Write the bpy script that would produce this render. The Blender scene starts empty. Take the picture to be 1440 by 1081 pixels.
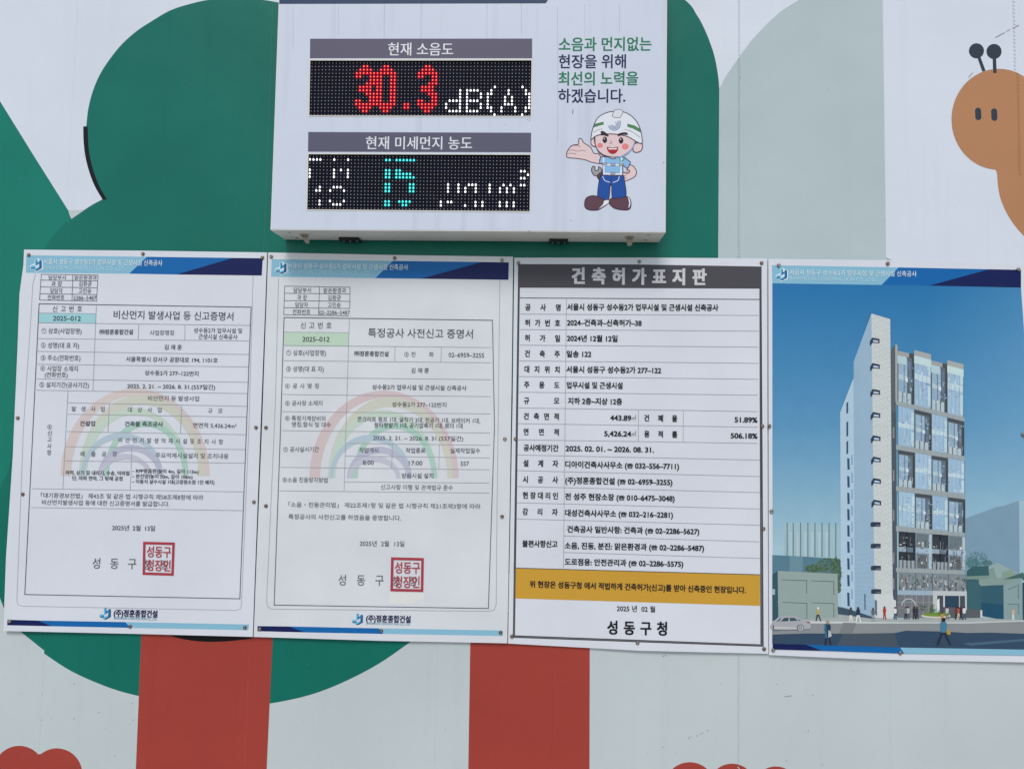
import bpy, bmesh, math, random
from mathutils import Vector, Matrix

random.seed(4)
S = bpy.context.scene
COL = S.collection

# ------------------------------------------------------------------ camera
F = 1040.0                      # focal length in photograph pixels
DIST = 1.81                     # camera to hoarding, metres
CAM = Vector((0.0, -DIST, 1.6))
_n = Vector((43, -58, -F)).normalized()
_u = Vector((330, 18540, -F))
_u = (_u - _n * _u.dot(_n)).normalized()
_r = _n.cross(_u)
R = Matrix((_r, _n, _u))        # camera space -> world
cam_data = bpy.data.cameras.new('camera')
cam_data.sensor_width = 36.0
cam_data.lens = F / 1440 * 36.0
cam_data.clip_start = 0.05
cam_data.clip_end = 400
cam = bpy.data.objects.new('camera', cam_data)
cam.matrix_world = Matrix.Translation(CAM) @ R.to_4x4()
COL.objects.link(cam)
S.camera = cam

# ------------------------------------------------------------------ sky, sun, exposure
SUN_EL, SUN_AZ = 48.0, 188.0    # azimuth of the sun, clockwise from +y
world = bpy.data.worlds.new('World')
S.world = world
world.use_nodes = True
nt = world.node_tree
sky = nt.nodes.new('ShaderNodeTexSky')
sky.sky_type = 'NISHITA'
sky.sun_disc = False
sky.sun_elevation = math.radians(SUN_EL)
sky.sun_rotation = math.radians(SUN_AZ)
sky.air_density = 1.0
sky.dust_density = 1.2
sky.ozone_density = 1.0
bg = nt.nodes['Background']
bg.inputs['Strength'].default_value = 0.13
nt.links.new(sky.outputs['Color'], bg.inputs['Color'])
sd = bpy.data.lights.new('sun', 'SUN')
sd.energy = 1.4
sd.angle = math.radians(20)
sd.color = (1.0, 0.985, 0.965)
sun = bpy.data.objects.new('sun', sd)
az, el = math.radians(SUN_AZ), math.radians(SUN_EL)
to_sun = Vector((math.sin(az) * math.cos(el), math.cos(az) * math.cos(el), math.sin(el)))
sun.rotation_euler = to_sun.to_track_quat('Z', 'Y').to_euler()
sun.location = to_sun * 20
COL.objects.link(sun)
S.view_settings.view_transform = 'Standard'
S.view_settings.look = 'None'
S.view_settings.gamma = 1
S.view_settings.exposure = 0.05
S.view_settings.use_curve_mapping = False
LIGHT = (0.775, 0.815, 0.90)       # light that falls on the hoarding (to turn seen colours into base colours)

# ------------------------------------------------------------------ helpers
def P(u, v, d=0.0):
    """point on the plane y = -d that stands at photograph position (u, v)"""
    r = R @ Vector(((u - 720) / F, -(v - 540.5) / F, -1.0))
    t = (-d - CAM.y) / r.y
    return CAM + r * t

def PZ(u, v, z):
    r = R @ Vector(((u - 720) / F, -(v - 540.5) / F, -1.0))
    return CAM + r * ((z - CAM.z) / r.z)

def lin(c):
    c = c / 255.0
    return c / 12.92 if c <= 0.04045 else ((c + 0.055) / 1.055) ** 2.4

def base(rgb, spec=0.010):
    return tuple(max(0.004, min(0.86, (lin(c) - spec) / l)) for c, l in zip(rgb, LIGHT)) + (1.0,)

MATS = {}
def mat(name, rgb=None, rough=0.5, metal=0.0, raw=None, mottle=0.05, streak=0.0, bump=0.0, attr=False, scale=3.0, specks=0.0, gloss=0.28):
    if name in MATS:
        return MATS[name]
    m = bpy.data.materials.new(name)
    m.use_nodes = True
    t = m.node_tree
    N, L = t.nodes, t.links
    p = N['Principled BSDF']
    p.inputs['Roughness'].default_value = rough
    p.inputs['Metallic'].default_value = metal
    p.inputs['IOR'].default_value = 1.45
    p.inputs['Specular IOR Level'].default_value = gloss
    if attr:
        c = N.new('ShaderNodeAttribute'); c.attribute_name = 'ink'; csock = c.outputs['Color']
    else:
        c = N.new('ShaderNodeRGB'); c.outputs[0].default_value = raw if raw else base(rgb); csock = c.outputs[0]
    geo = N.new('ShaderNodeNewGeometry')
    nz = N.new('ShaderNodeTexNoise'); nz.inputs['Scale'].default_value = scale; nz.inputs['Detail'].default_value = 6
    L.new(geo.outputs['Position'], nz.inputs['Vector'])
    mr = N.new('ShaderNodeMapRange')
    mr.inputs['From Min'].default_value = 0.3; mr.inputs['From Max'].default_value = 0.7
    mr.inputs['To Min'].default_value = 1 - mottle; mr.inputs['To Max'].default_value = 1 + mottle * 0.4
    L.new(nz.outputs['Fac'], mr.inputs['Value'])
    val = mr.outputs['Result']
    if streak:
        mp = N.new('ShaderNodeMapping'); mp.inputs['Scale'].default_value = (28, 1, 1.2)
        L.new(geo.outputs['Position'], mp.inputs['Vector'])
        n2 = N.new('ShaderNodeTexNoise'); n2.inputs['Scale'].default_value = 1.0; n2.inputs['Detail'].default_value = 4
        L.new(mp.outputs['Vector'], n2.inputs['Vector'])
        m2 = N.new('ShaderNodeMapRange')
        m2.inputs['From Min'].default_value = 0.55; m2.inputs['From Max'].default_value = 0.75
        m2.inputs['To Min'].default_value = 1; m2.inputs['To Max'].default_value = 1 - streak
        L.new(n2.outputs['Fac'], m2.inputs['Value'])
        mu = N.new('ShaderNodeMath'); mu.operation = 'MULTIPLY'
        L.new(val, mu.inputs[0]); L.new(m2.outputs['Result'], mu.inputs[1]); val = mu.outputs[0]
    if specks:
        n3 = N.new('ShaderNodeTexNoise'); n3.inputs['Scale'].default_value = 190; n3.inputs['Detail'].default_value = 2
        L.new(geo.outputs['Position'], n3.inputs['Vector'])
        m3 = N.new('ShaderNodeMapRange')
        m3.inputs['From Min'].default_value = 0.70; m3.inputs['From Max'].default_value = 0.78
        m3.inputs['To Min'].default_value = 1; m3.inputs['To Max'].default_value = 1 - specks
        L.new(n3.outputs['Fac'], m3.inputs['Value'])
        mu = N.new('ShaderNodeMath'); mu.operation = 'MULTIPLY'
        L.new(val, mu.inputs[0]); L.new(m3.outputs['Result'], mu.inputs[1]); val = mu.outputs[0]
    mx = N.new('ShaderNodeVectorMath'); mx.operation = 'SCALE'
    L.new(csock, mx.inputs[0]); L.new(val, mx.inputs['Scale'])
    L.new(mx.outputs[0], p.inputs['Base Color'])
    # gloss that varies a little with dust
    mr2 = N.new('ShaderNodeMapRange')
    mr2.inputs['To Min'].default_value = rough - 0.06; mr2.inputs['To Max'].default_value = rough + 0.1
    L.new(nz.outputs['Fac'], mr2.inputs['Value']); L.new(mr2.outputs['Result'], p.inputs['Roughness'])
    if bump:
        nb = N.new('ShaderNodeTexNoise'); nb.inputs['Scale'].default_value = 5; nb.inputs['Detail'].default_value = 3
        L.new(geo.outputs['Position'], nb.inputs['Vector'])
        b = N.new('ShaderNodeBump'); b.inputs['Strength'].default_value = 0.4; b.inputs['Distance'].default_value = bump
        L.new(nb.outputs['Fac'], b.inputs['Height']); L.new(b.outputs['Normal'], p.inputs['Normal'])
    MATS[name] = m
    return m

def emit(name, rgb, strength):
    m = bpy.data.materials.new(name); m.use_nodes = True
    p = m.node_tree.nodes['Principled BSDF']
    p.inputs['Base Color'].default_value = (0.004, 0.004, 0.004, 1)
    p.inputs['Specular IOR Level'].default_value = 0.0
    p.inputs['Roughness'].default_value = 1.0
    p.inputs['Emission Color'].default_value = (*rgb, 1)
    p.inputs['Emission Strength'].default_value = strength
    return m

def ink(rgb):
    """printed ink of one colour"""
    return mat('ink_%d_%d_%d' % tuple(rgb), rgb, rough=0.42, mottle=0.04)

def link(o, parent=None):
    COL.objects.link(o)
    if parent: o.parent = parent
    return o

def empty(name, loc, label, cat, group=None, kind=None):
    o = bpy.data.objects.new(name, None)
    o.empty_display_size = 0.1
    o.location = loc
    o['label'] = label; o['category'] = cat
    if group: o['group'] = group
    if kind: o['kind'] = kind
    COL.objects.link(o)
    return o

def put(o, parent):
    """parent a mesh built in world coordinates"""
    COL.objects.link(o)
    if parent:
        o.parent = parent
        if parent.type == 'EMPTY':          # meshes already stand at the origin with world-space vertices
            o.matrix_parent_inverse = Matrix.Translation(-parent.location)
    return o

def mesh_obj(name, verts, faces, m, parent, smooth=False):
    me = bpy.data.meshes.new(name)
    me.from_pydata([tuple(v) for v in verts], [], faces)
    me.materials.append(m)
    if smooth:
        me.polygons.foreach_set('use_smooth', [True] * len(me.polygons))
    me.update()
    return put(bpy.data.objects.new(name, me), parent)

STEP = 0.00014
def flat(name, parent, polys, m, dfn, layer=1, grid=14.0, clip=None, colfn=None, palette=None):
    """printed shapes. polys: list of points, or (points, layer, colour). Drawn at photograph positions, laid on the surface dfn."""
    bm = bmesh.new()
    cl = bm.faces.layers.int.new('c')
    pal = []
    us, vs = [], []
    for q in polys:
        if isinstance(q, tuple):
            pts, ly, c = q
        else:
            pts, ly, c = q, layer, None
        f = bm.faces.new([bm.verts.new((x, y, ly)) for x, y in pts])
        if c is not None:
            if c not in pal: pal.append(c)
            f[cl] = pal.index(c)
        us += [x for x, y in pts]; vs += [y for x, y in pts]
    bmesh.ops.triangulate(bm, faces=bm.faces[:])
    if clip:
        for (co, no) in clip:
            bmesh.ops.bisect_plane(bm, geom=bm.verts[:] + bm.edges[:] + bm.faces[:], plane_co=co, plane_no=no, clear_outer=True)
        if not bm.faces:
            bm.free(); return None
    if grid:
        a, b = min(us), max(us)
        if b - a > 22:
            k = a + grid
            while k < b:
                bmesh.ops.bisect_plane(bm, geom=bm.verts[:] + bm.edges[:] + bm.faces[:], plane_co=(k + .013, 0, 0), plane_no=(1, 0, 0)); k += grid
        a, b = min(vs), max(vs)
        if b - a > 22:
            k = a + grid
            while k < b:
                bmesh.ops.bisect_plane(bm, geom=bm.verts[:] + bm.edges[:] + bm.faces[:], plane_co=(0, k + .017, 0), plane_no=(0, 1, 0)); k += grid
    uv = {}
    for vt in bm.verts:
        u, v, ly = vt.co
        uv[vt] = (u, v)
    cols = []
    for f in bm.faces:
        for l in f.loops:
            if colfn: cols.append(base(colfn(*uv[l.vert])))
            elif pal: cols.append(base(pal[f[cl]]))
    for vt in bm.verts:
        u, v, ly = vt.co
        vt.co = P(u, v, dfn(u, v) + ly * STEP)
    me = bpy.data.meshes.new(name)
    bm.to_mesh(me); bm.free()
    if cols:
        at = me.color_attributes.new('ink', 'FLOAT_COLOR', 'CORNER')
        flatc = [x for c in cols for x in c]
        at.data.foreach_set('color', flatc)
    me.update()
    # face the street
    if len(me.polygons) and me.polygons[0].normal.y > 0:
        me.flip_normals()
    me.materials.append(m)
    return put(bpy.data.objects.new(name, me), parent)

def strip(pts, w, closed=False):
    """mitred ribbon polygon list along points (w in pixels)"""
    n = len(pts)
    offs = []
    for i in range(n):
        if closed:
            a, b = pts[i - 1], pts[(i + 1) % n]
            p = pts[i]
        else:
            a, b = pts[max(0, i - 1)], pts[min(n - 1, i + 1)]
            p = pts[i]
        d1 = Vector((p[0] - a[0], p[1] - a[1])); d2 = Vector((b[0] - p[0], b[1] - p[1]))
        if d1.length < 1e-6: d1 = d2
        if d2.length < 1e-6: d2 = d1
        d1.normalize(); d2.normalize()
        t = (d1 + d2)
        t = t.normalized() if t.length > 1e-4 else d1
        nn = Vector((-t.y, t.x))
        k = max(0.5, nn.dot(Vector((-d1.y, d1.x))))
        offs.append(nn * (w / 2 / k))
    out = []
    rng = range(n) if closed else range(n - 1)
    for i in rng:
        j = (i + 1) % n
        a, b = pts[i], pts[j]
        out.append([(a[0] + offs[i].x, a[1] + offs[i].y), (b[0] + offs[j].x, b[1] + offs[j].y),
                    (b[0] - offs[j].x, b[1] - offs[j].y), (a[0] - offs[i].x, a[1] - offs[i].y)])
    return out

def circle(cx, cy, rx, ry=None, n=40, a0=0, a1=360):
    ry = rx if ry is None else ry
    m = n if abs(a1 - a0) >= 360 else n + 1
    return [(cx + rx * math.cos(math.radians(a0 + (a1 - a0) * i / n)), cy + ry * math.sin(math.radians(a0 + (a1 - a0) * i / n))) for i in range(m)]

def smooth_curve(pts, closed=True, k=5):
    out = []
    n = len(pts)
    rng = range(n) if closed else range(n - 1)
    for i in rng:
        if closed: p0, p1, p2, p3 = pts[i - 1], pts[i], pts[(i + 1) % n], pts[(i + 2) % n]
        else: p0, p1, p2, p3 = pts[max(0, i - 1)], pts[i], pts[i + 1], pts[min(n - 1, i + 2)]
        for s in range(k):
            t = s / k
            out.append(tuple(0.5 * (2 * p1[q] + (p2[q] - p0[q]) * t + (2 * p0[q] - 5 * p1[q] + 4 * p2[q] - p3[q]) * t * t + (3 * p1[q] - p0[q] - 3 * p2[q] + p3[q]) * t ** 3) for q in (0, 1)))
    if not closed: out.append(pts[-1])
    return out

def Z(x0, y0, s):
    return lambda x, y: (x0 + x / s, y0 + y / s)
def M(fn, pts): return [fn(x, y) for x, y in pts]

# glyph meshes from the built-in font: lettering is queued, then each weight is evaluated once
GL = {}
QUEUE = []
def load_letters(chars):
    pairs = [c for ch in chars for c in (ch, ch + ch)] + ['나 나', '나나']
    cu = bpy.data.curves.new('lettering', 'FONT'); cu.body = '\n'.join(pairs); cu.size = 1; cu.resolution_u = 3; cu.offset = 0.004
    cu.space_line = 3.0; cu.dimensions = '2D'; cu.fill_mode = 'FRONT'
    o = bpy.data.objects.new('lettering', cu); COL.objects.link(o)
    me = bpy.data.meshes.new_from_object(o.evaluated_get(bpy.context.evaluated_depsgraph_get()))
    n = len(pairs)
    V = [[] for _ in range(n)]; idx = {}; Fc = [[] for _ in range(n)]
    for v in me.vertices:
        k = min(n - 1, max(0, int(round((0.375 - v.co.y) / 3.0))))
        idx[v.index] = (k, len(V[k])); V[k].append((v.co.x, v.co.y + 3.0 * k))
    for p in me.polygons:
        Fc[idx[p.vertices[0]][0]].append(tuple(idx[i][1] for i in p.vertices))
    xr_ = lambda k: (min(x for x, y in V[k]), max(x for x, y in V[k]))
    for i, ch in enumerate(chars):
        mn, mx = xr_(2 * i)
        GL[ch] = (V[2 * i], Fc[2 * i], xr_(2 * i + 1)[1] - mx, mn, mx)
    GL[' '] = ([], [], xr_(n - 2)[1] - xr_(n - 1)[1], 0, 0)
    bpy.data.objects.remove(o); bpy.data.curves.remove(cu); bpy.data.meshes.remove(me)

LEAN = lambda u: (1050 - u) * 5.4e-5
def text(name, parent, s, p0, p1, h, m, dfn, layer=7, bold=0.0, asp=None):
    """lettering whose ink runs from photograph point p0 to p1 (mid height), h = letter height in pixels"""
    s = s.replace('-', '\u2013')
    QUEUE.append((name, parent, s, p0, p1, h, m, dfn, layer, bold, asp))

def write_all():
    load_letters(sorted({c for q_ in QUEUE for c in q_[2] if c != ' '}))
    for q_ in QUEUE: write_text(*q_)

def write_text(name, parent, s, p0, p1, h, m, dfn, layer, bold, asp):
    gs = [GL[c] for c in s]
    sc = h / 0.90
    L = math.hypot(p1[0] - p0[0], p1[1] - p0[1])
    adv = [g[2] for g in gs]
    nsp = sum(1 for c in s if c == ' ')
    first, last = gs[0], gs[-1]
    total = sum(adv[:-1]) + last[4] - first[3]
    if asp and nsp:                      # keep the letters' width, let the spaces take up the rest
        extra = (L / (sc * asp) - total) / nsp
        adv = [a + (extra if c == ' ' else 0) for a, c in zip(adv, s)]
        total = L / (sc * asp)
    sx = L / total
    ex = Vector(((p1[0] - p0[0]) / L, (p1[1] - p0[1]) / L))
    ln = LEAN((p0[0] + p1[0]) / 2)
    ey = Vector((ln, -1.0))
    V, Fc = [], []
    x = -first[3]
    # heavier weights: the stroke is struck again a little to each side, each on its own thin layer
    strikes = [(0, 0)] if bold < .004 else ([(-bold, 0), (bold, 0)] if bold < .011 else [(-bold, -bold * .6), (bold, -bold * .6), (-bold, bold * .6), (bold, bold * .6)])
    for g, a in zip(gs, adv):
        for n_, (dx, dy) in enumerate(strikes):
            b = len(V)
            for gx, gy in g[0]:
                q = Vector(p0) + ex * ((x + gx + dx) * sx) + ey * ((gy + dy - 0.375) * sc)
                V.append(P(q.x, q.y, dfn(q.x, q.y) + (layer + n_ * .25) * STEP))
            Fc += [tuple(b + i for i in f) for f in g[1]]
        x += a
    o = mesh_obj(name, V, Fc, m, parent)
    return o

# ------------------------------------------------------------------ ground
def box_mesh(x0, x1, y0, y1, z0, z1):
    v = [(x, y, z) for z in (z0, z1) for y in (y0, y1) for x in (x0, x1)]
    f = [(0, 2, 3, 1), (4, 5, 7, 6), (0, 1, 5, 4), (2, 6, 7, 3), (0, 4, 6, 2), (1, 3, 7, 5)]
    return v, f

m_ground = mat('pavement_concrete', raw=(0.43, 0.40, 0.36, 1), rough=0.85, mottle=0.25, scale=6, specks=0.4)
g = mesh_obj('ground', [(-150, -150, 0), (150, -150, 0), (150, 150, 0), (-150, 150, 0)], [(0, 1, 2, 3)], m_ground, None)
g['kind'] = 'structure'; g['label'] = 'grey concrete pavement in front of the hoarding'

# ------------------------------------------------------------------ hoarding with its printed mural
WHITE = (203, 211, 225)
GREY = (182, 193, 198)
ARCH = (170, 186, 192)
m_wall = mat('white_printed_panel', WHITE, rough=0.32, mottle=0.05, streak=0.035, bump=0.010, scale=2.2, specks=0.05)
m_grey = mat('grey_print', GREY, rough=0.36, mottle=0.07, streak=0.025, bump=0.010, scale=2.6, specks=0.07)
m_arch = mat('pale_grey_print', ARCH, rough=0.34, mottle=0.07, streak=0.02, bump=0.010, scale=2.6, specks=0.07)
m_green = mat('green_print', (15, 106, 95), rough=0.3, mottle=0.12, streak=0.06, bump=0.010, scale=3)
m_hill = mat('pale_green_print', (32, 118, 104), rough=0.3, mottle=0.08, bump=0.010, scale=3)
m_red = mat('brick_red_print', (154, 67, 60), rough=0.36, mottle=0.10, streak=0.05, bump=0.010, scale=3)
m_black = mat('black_print', (22, 26, 32), rough=0.4)
m_snail = mat('tan_print', (173, 127, 93), rough=0.42, mottle=0.07, bump=0.010, scale=3)
m_slate = mat('slate_print', (55, 65, 75), rough=0.42)
m_rearsteel = mat('galvanised_steel', raw=(0.35, 0.36, 0.37, 1), rough=0.45, metal=0.7)

hoard = empty('hoarding', (0, 0.02, 0), 'tall white site hoarding printed with green tree, red trunks and tan snail mural', 'fence')
seams = [(109, 54), (None, 340), (618, 610), (777, 777), (1039.5, 1038.5), (1241.5, 1254), (1425, None)]
sx = []
for a in ((109, 0, 54, 1081), (397, 0, 330, 1081), (617, 905, 609.5, 1081), (777, 905, 777, 1081), (1039.5, 0, 1038.5, 1081), (1241.5, 0, 1254, 1081), (1424, 0, 1452, 700)):
    sx.append((P(a[0], a[1]).x + P(a[2], a[3]).x) / 2)
edges = [-6.6, -5.0, -3.4, -2.3] + [sx[0]] + sx[1:] + [2.1, 3.4, 5.0, 6.6]
HT = 4.0

SKYLINE = 296
shapes = [  # (name, material, layer, points)
    ('printed_ground', m_grey, 1, [(-500, SKYLINE - 8), (-60, SKYLINE - 1), (330, SKYLINE), (1010, SKYLINE + 10), (1010, 300), (1246, 362), (1250, 720), (2100, 760), (2100, 1600), (-500, 1600)]),
    ('printed_arch', m_arch, 1.6, [(1010, 560), (1011.3, 125.5), (1021.6, 106), (1039.5, 80.5), (1055.9, 58), (1076.4, 36), (1097, 17), (1123.7, 0), (1165, -26), (1215, -50),
                                  (1240.5, -60), (1246, 362), (1249, 560)]),
    ('printed_mountain', m_hill, 2, [(-700, -1000), (0, 142.5), (48, 220), (96, 296), (98, 303), (120, 345), (120, 640), (30, 660), (0, 700), (-30, 780), (-60, 856), (-700, 850)]),
    ('printed_tree_crown', m_green, 3, smooth_curve([(121.5, 176), (124, 154), (130, 130), (140, 106), (154, 84), (171, 63), (191.6, 44.5), (212, 31), (239.5, 15), (267, 6), (294, 0), (330, -4), (369, 0), (392, 4)], False) +
        [(480, 40), (560, 60), (700, -20)] + smooth_curve([(830, -60), (900, -45), (963, 0), (979.6, 21), (990, 39.6), (999.4, 62.5), (1005.6, 83), (1010, 108), (1011.5, 125)], False) +
        [(1010, 362), (1007, 700), (760, 780)] + smooth_curve([(650, 845), (577, 902), (520, 940), (450, 972), (383, 988), (322, 993), (260, 990), (195, 978), (150, 965), (100, 943), (60, 917)], False) +
        smooth_curve([(30, 893), (5, 858), (-12, 800), (-16, 745), (0, 690), (12, 664), (20, 610), (34, 470), (44, 390), (65, 350), (82, 328.5), (99, 309.7), (113, 299.4), (126.6, 290), (143.7, 280.6)], False) +
        smooth_curve([(145.5, 279), (137, 260), (128, 240), (123, 219), (120.5, 192)], False)),
    ('printed_trunk', m_red, 4, [(200, 860), (385, 862), (375, 1081), (370, 1200), (186, 1200), (191, 1081)]),
    ('printed_smile', m_black, 5, smooth_curve([(225, 880), (240, 893), (268, 900), (300, 902), (332, 900), (357, 895.5), (375, 880)], False) ),
    ('printed_trunk', m_red, 4, [(662, 860), (829.5, 860), (829, 1081), (828.5, 1200), (656, 1200), (658.5, 1081)]),
    ('printed_bush', m_red, 4, [p for p in circle(27, 1084, 36, 36, 36, 150, 318.5)] + circle(80, 1087, 35.5, 35.5, 36, 222, 380) + [(113, 1200), (-20, 1200)]),
    ('printed_bush', m_red, 4, circle(970, 1107, 36, 36, 30, 180, 360) + [(1006, 1200), (934, 1200)]),
    ('printed_bush', m_red, 4, circle(1029.5, 1106, 33, 33, 30, 195, 345) + [(1062, 1200), (997, 1200)]),
    ('printed_bush', m_red, 4, circle(1091, 1109, 32, 32, 30, 195, 345) + [(1122, 1200), (1060, 1200)]),
    ('printed_stroke', m_black, 6, [p for q in ['x'] for p in (lambda c: [(x + 3.2, y) for x, y in c] + [(x - 3.2, y) for x, y in reversed(c)])(smooth_curve([(120.2, 178), (120.6, 196), (122.5, 216), (127.5, 238), (136, 261), (147.5, 281)], False))]),
    ('printed_snail_body', m_snail, 7, smooth_curve([(1402.5, 226), (1402.4, 246), (1403.8, 264), (1408.6, 284), (1420.6, 308), (1440, 332), (1475, 362), (1510, 300), (1500, 235), (1460, 226)], True)),
    ('printed_snail_head', m_snail, 8, circle(1404.5, 168, 66.5, 71, 60)),
    ('printed_antenna', m_slate, 9, circle(1373.2, 71.8, 10.6, 10.6, 28)),
    ('printed_antenna', m_slate, 9, circle(1397.9, 72.7, 10.6, 10.6, 28)),
    ('printed_antenna', m_slate, 10, [(1374.5, 81.5), (1378.5, 80), (1386, 99.5), (1381.5, 101)]),
    ('printed_antenna', m_slate, 10, [(1396, 82.5), (1400.8, 82.5), (1401.6, 103), (1396.6, 103)]),
    ('printed_eye', m_slate, 9, circle(1375.4, 156, 4.3, 4.3, 12, 180, 360) + circle(1375.8, 165, 4.3, 4.3, 12, 0, 180)),
    ('printed_eye', m_slate, 9, circle(1398, 157, 4.3, 4.3, 12, 180, 360) + circle(1398.4, 166, 4.3, 4.3, 12, 0, 180)),
]
# unprojected x of a point as a function used for clipping: panel edges are vertical lines in the place
def px_at(xw, v):
    lo, hi = -30000.0, 30000.0
    for _ in range(60):
        mid = (lo + hi) / 2
        if P(mid, v).x < xw: lo = mid
        else: hi = mid
    return lo
STEPBACK = 0.0
for i in range(len(edges) - 1):
    xa, xb = edges[i] + 0.00006, edges[i + 1] - 0.00006
    pd = 0.0001 if i % 2 else 0.0
    v, f = box_mesh(xa, xb, -pd, 0.028, 0.06, HT)
    panel = mesh_obj('panel', v, f, m_wall, hoard)
    if xb < -2.6 or xa > 2.6:
        continue
    a0, a1 = px_at(xa, 0), px_at(xa, 1000)
    b0, b1 = px_at(xb, 0), px_at(xb, 1000)
    na = Vector((-1000, (a1 - a0), 0)); nb = Vector((1000, -(b1 - b0), 0))
    clip = [((a0, 0, 0), na), ((b0, 0, 0), nb)]
    shift = -4.5 if xb < sx[0] + 0.01 else 0
    for nm, mm, ly, pts in shapes:
        pp = [(x, y + shift) for x, y in pts] if shift and nm == 'printed_tree_crown' else pts
        # keep within the panel's height
        pp = [(x, min(y, 1600)) for x, y in pp]
        flat(nm, panel, [pp], mm, lambda u, v, pd=pd: pd, layer=ly * .3, grid=None, clip=clip)

# zigzag weld ridges on two of the joints
m_ridge = mat('seam_ridge', (200, 210, 222), rough=0.45)
def ridge_seam(u0, v0, u1, v1):
    V, Fc = [], []
    a, b = P(u0, v0), P(u1, v1)
    n = int((v1 - v0) / 5.2)
    x = (a.x + b.x) / 2
    for k in range(n):
        z = a.z + (b.z - a.z) * k / n
        w, hgt, t = 0.0028, 0.0026, 0.0005
        jx = random.uniform(-.0003, .0003)
        y0 = -0.0007
        i = len(V)
        # a low slanted ridge: thin wedge
        V += [(x - w + jx, y0 - 0.0002, z + 0.0034), (x - w + jx, y0 - 0.0002, z + 0.0034 - hgt), (x + w + jx, y0 - 0.0002, z - 0.0034), (x + w + jx, y0 - 0.0002, z - 0.0034 + hgt),
              (x - w * .8 + jx, y0 - t - .0004, z + 0.0021), (x + w * .8 + jx, y0 - t - .0004, z - 0.0021)]
        Fc += [(i, i + 4, i + 5, i + 3), (i + 1, i + 2, i + 5, i + 4), (i, i + 1, i + 4), (i + 3, i + 5, i + 2)]
    return V, Fc
for (q, mm) in (((1039.5, -40, 1038.9, 120), m_wall), ((1038.9, 84, 1038.9, 372), m_grey), ((1038.5, 905, 1038.5, 1100), m_grey), ((1422.5, -60, 1428.5, 103), m_wall), ((1428.5, 104, 1436, 250), m_snail)):
    if q == (1039.5, -40, 1038.9, 120): q = (1039.5, -40, 1038.9, 82)
    V, Fc = ridge_seam(*q)
    o = mesh_obj('joint_ridges', V, Fc, mm, hoard)
    o['kind'] = 'stuff'

# steel frame behind and concrete foot
for x in (-6, -4, -2, 0, 2, 4, 6):
    v, f = box_mesh(x - .03, x + .03, 0.085, 0.145, 0, HT - .02)
    mesh_obj('post', v, f, m_rearsteel, hoard)
for z in (0.5, 1.7, 2.9, 3.85):
    v, f = box_mesh(-6.6, 6.6, 0.032, 0.082, z, z + .05)
    mesh_obj('rail', v, f, m_rearsteel, hoard)

# scratches and flecks on the paint
m_fleck = mat('dark_fleck', (118, 124, 132), rough=0.8)
fl = []
def fleck(u, v, r=0.7):
    k = random.uniform(.6, 1.4)
    fl.append([(u + r * k * math.cos(t), v + r * math.sin(t)) for t in (0.2, 1.3, 2.5, 3.6, 5.0)])
for x, y in ((104, 961), (139, 1001), (58, 1012), (72, 1010), (187, 1012), (183, 1017), (104, 1010), (148, 1023), (161, 1062), (186, 988), (933, 922), (936, 921), (968.5, 1037), (972, 1035.5), (980, 1034), (985, 1031.5), (988, 1030), (995, 1026.5),
             (1093, 961.5), (1143, 977), (1013, 961), (1133, 1029), (1137, 1027), (1106, 1068.5), (932, 1050), (1156, 1075), (266, 88), (268, 118), (30, 251), (1041, 109)):
    fleck(x, y, 0.8 if x > 900 else .7)
for k in range(70):
    x, y = random.uniform(0, 1440), random.choice((random.uniform(930, 1080), random.uniform(930, 1080), random.uniform(0, 340)))
    fleck(x, y, random.uniform(.3, .55))
fl += strip([(1400, 53), (1408, 48.5), (1413, 46)], .8) + strip([(1415, 44.5), (1421, 41.5)], .6) + strip([(1424, 40), (1433, 35.5)], .8)
fl += strip([(1362, 109), (1368, 102.5)], .7) + strip([(1103, 979), (1114, 977.5)], .6)
o = flat('scratches', hoard, fl, m_fleck, lambda u, v: 0.0009, layer=1, grid=None)
o['kind'] = 'stuff'

# ------------------------------------------------------------------ notices
m_sheet = mat('poster_sheet', (203, 209, 221), rough=0.32, mottle=0.05, scale=5, bump=0.008, specks=0.04)
m_sheet2 = mat('poster_sheet_dusty', (203, 208, 217), rough=0.34, mottle=0.07, scale=6, bump=0.008, specks=0.05)
m_screw = mat('screw_brass', raw=(0.26, 0.19, 0.14, 1), rough=0.25, metal=1.0, mottle=0.3, scale=60)
m_screwd = mat('screw_steel', raw=(0.34, 0.30, 0.25, 1), rough=0.26, metal=1.0, mottle=0.3, scale=60)
m_rust = mat('rust_stain', (150, 120, 100), rough=0.8)

def screw_mesh(nm, mm):
    bm = bmesh.new()
    rings = [(0.0046, 0.0), (0.0046, 0.0006), (0.0042, 0.0018), (0.0033, 0.0027), (0.0020, 0.0031), (0.0013, 0.0021)]
    n = 14
    prev = None
    for r, h in rings:
        ring = [bm.verts.new((r * math.cos(2 * math.pi * i / n), -h, r * math.sin(2 * math.pi * i / n))) for i in range(n)]
        if prev:
            for i in range(n):
                bm.faces.new((prev[i], prev[(i + 1) % n], ring[(i + 1) % n], ring[i]))
        prev = ring
    bm.faces.new(prev)
    me = bpy.data.meshes.new(nm); 
    bmesh.ops.recalc_face_normals(bm, faces=bm.faces[:])
    bm.to_mesh(me); bm.free()
    me.polygons.foreach_set('use_smooth', [True] * len(me.polygons))
    me.materials.append(mm); me.update()
    return me
SCREW = [screw_mesh('screw', m_screw), screw_mesh('screw', m_screwd)]

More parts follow.
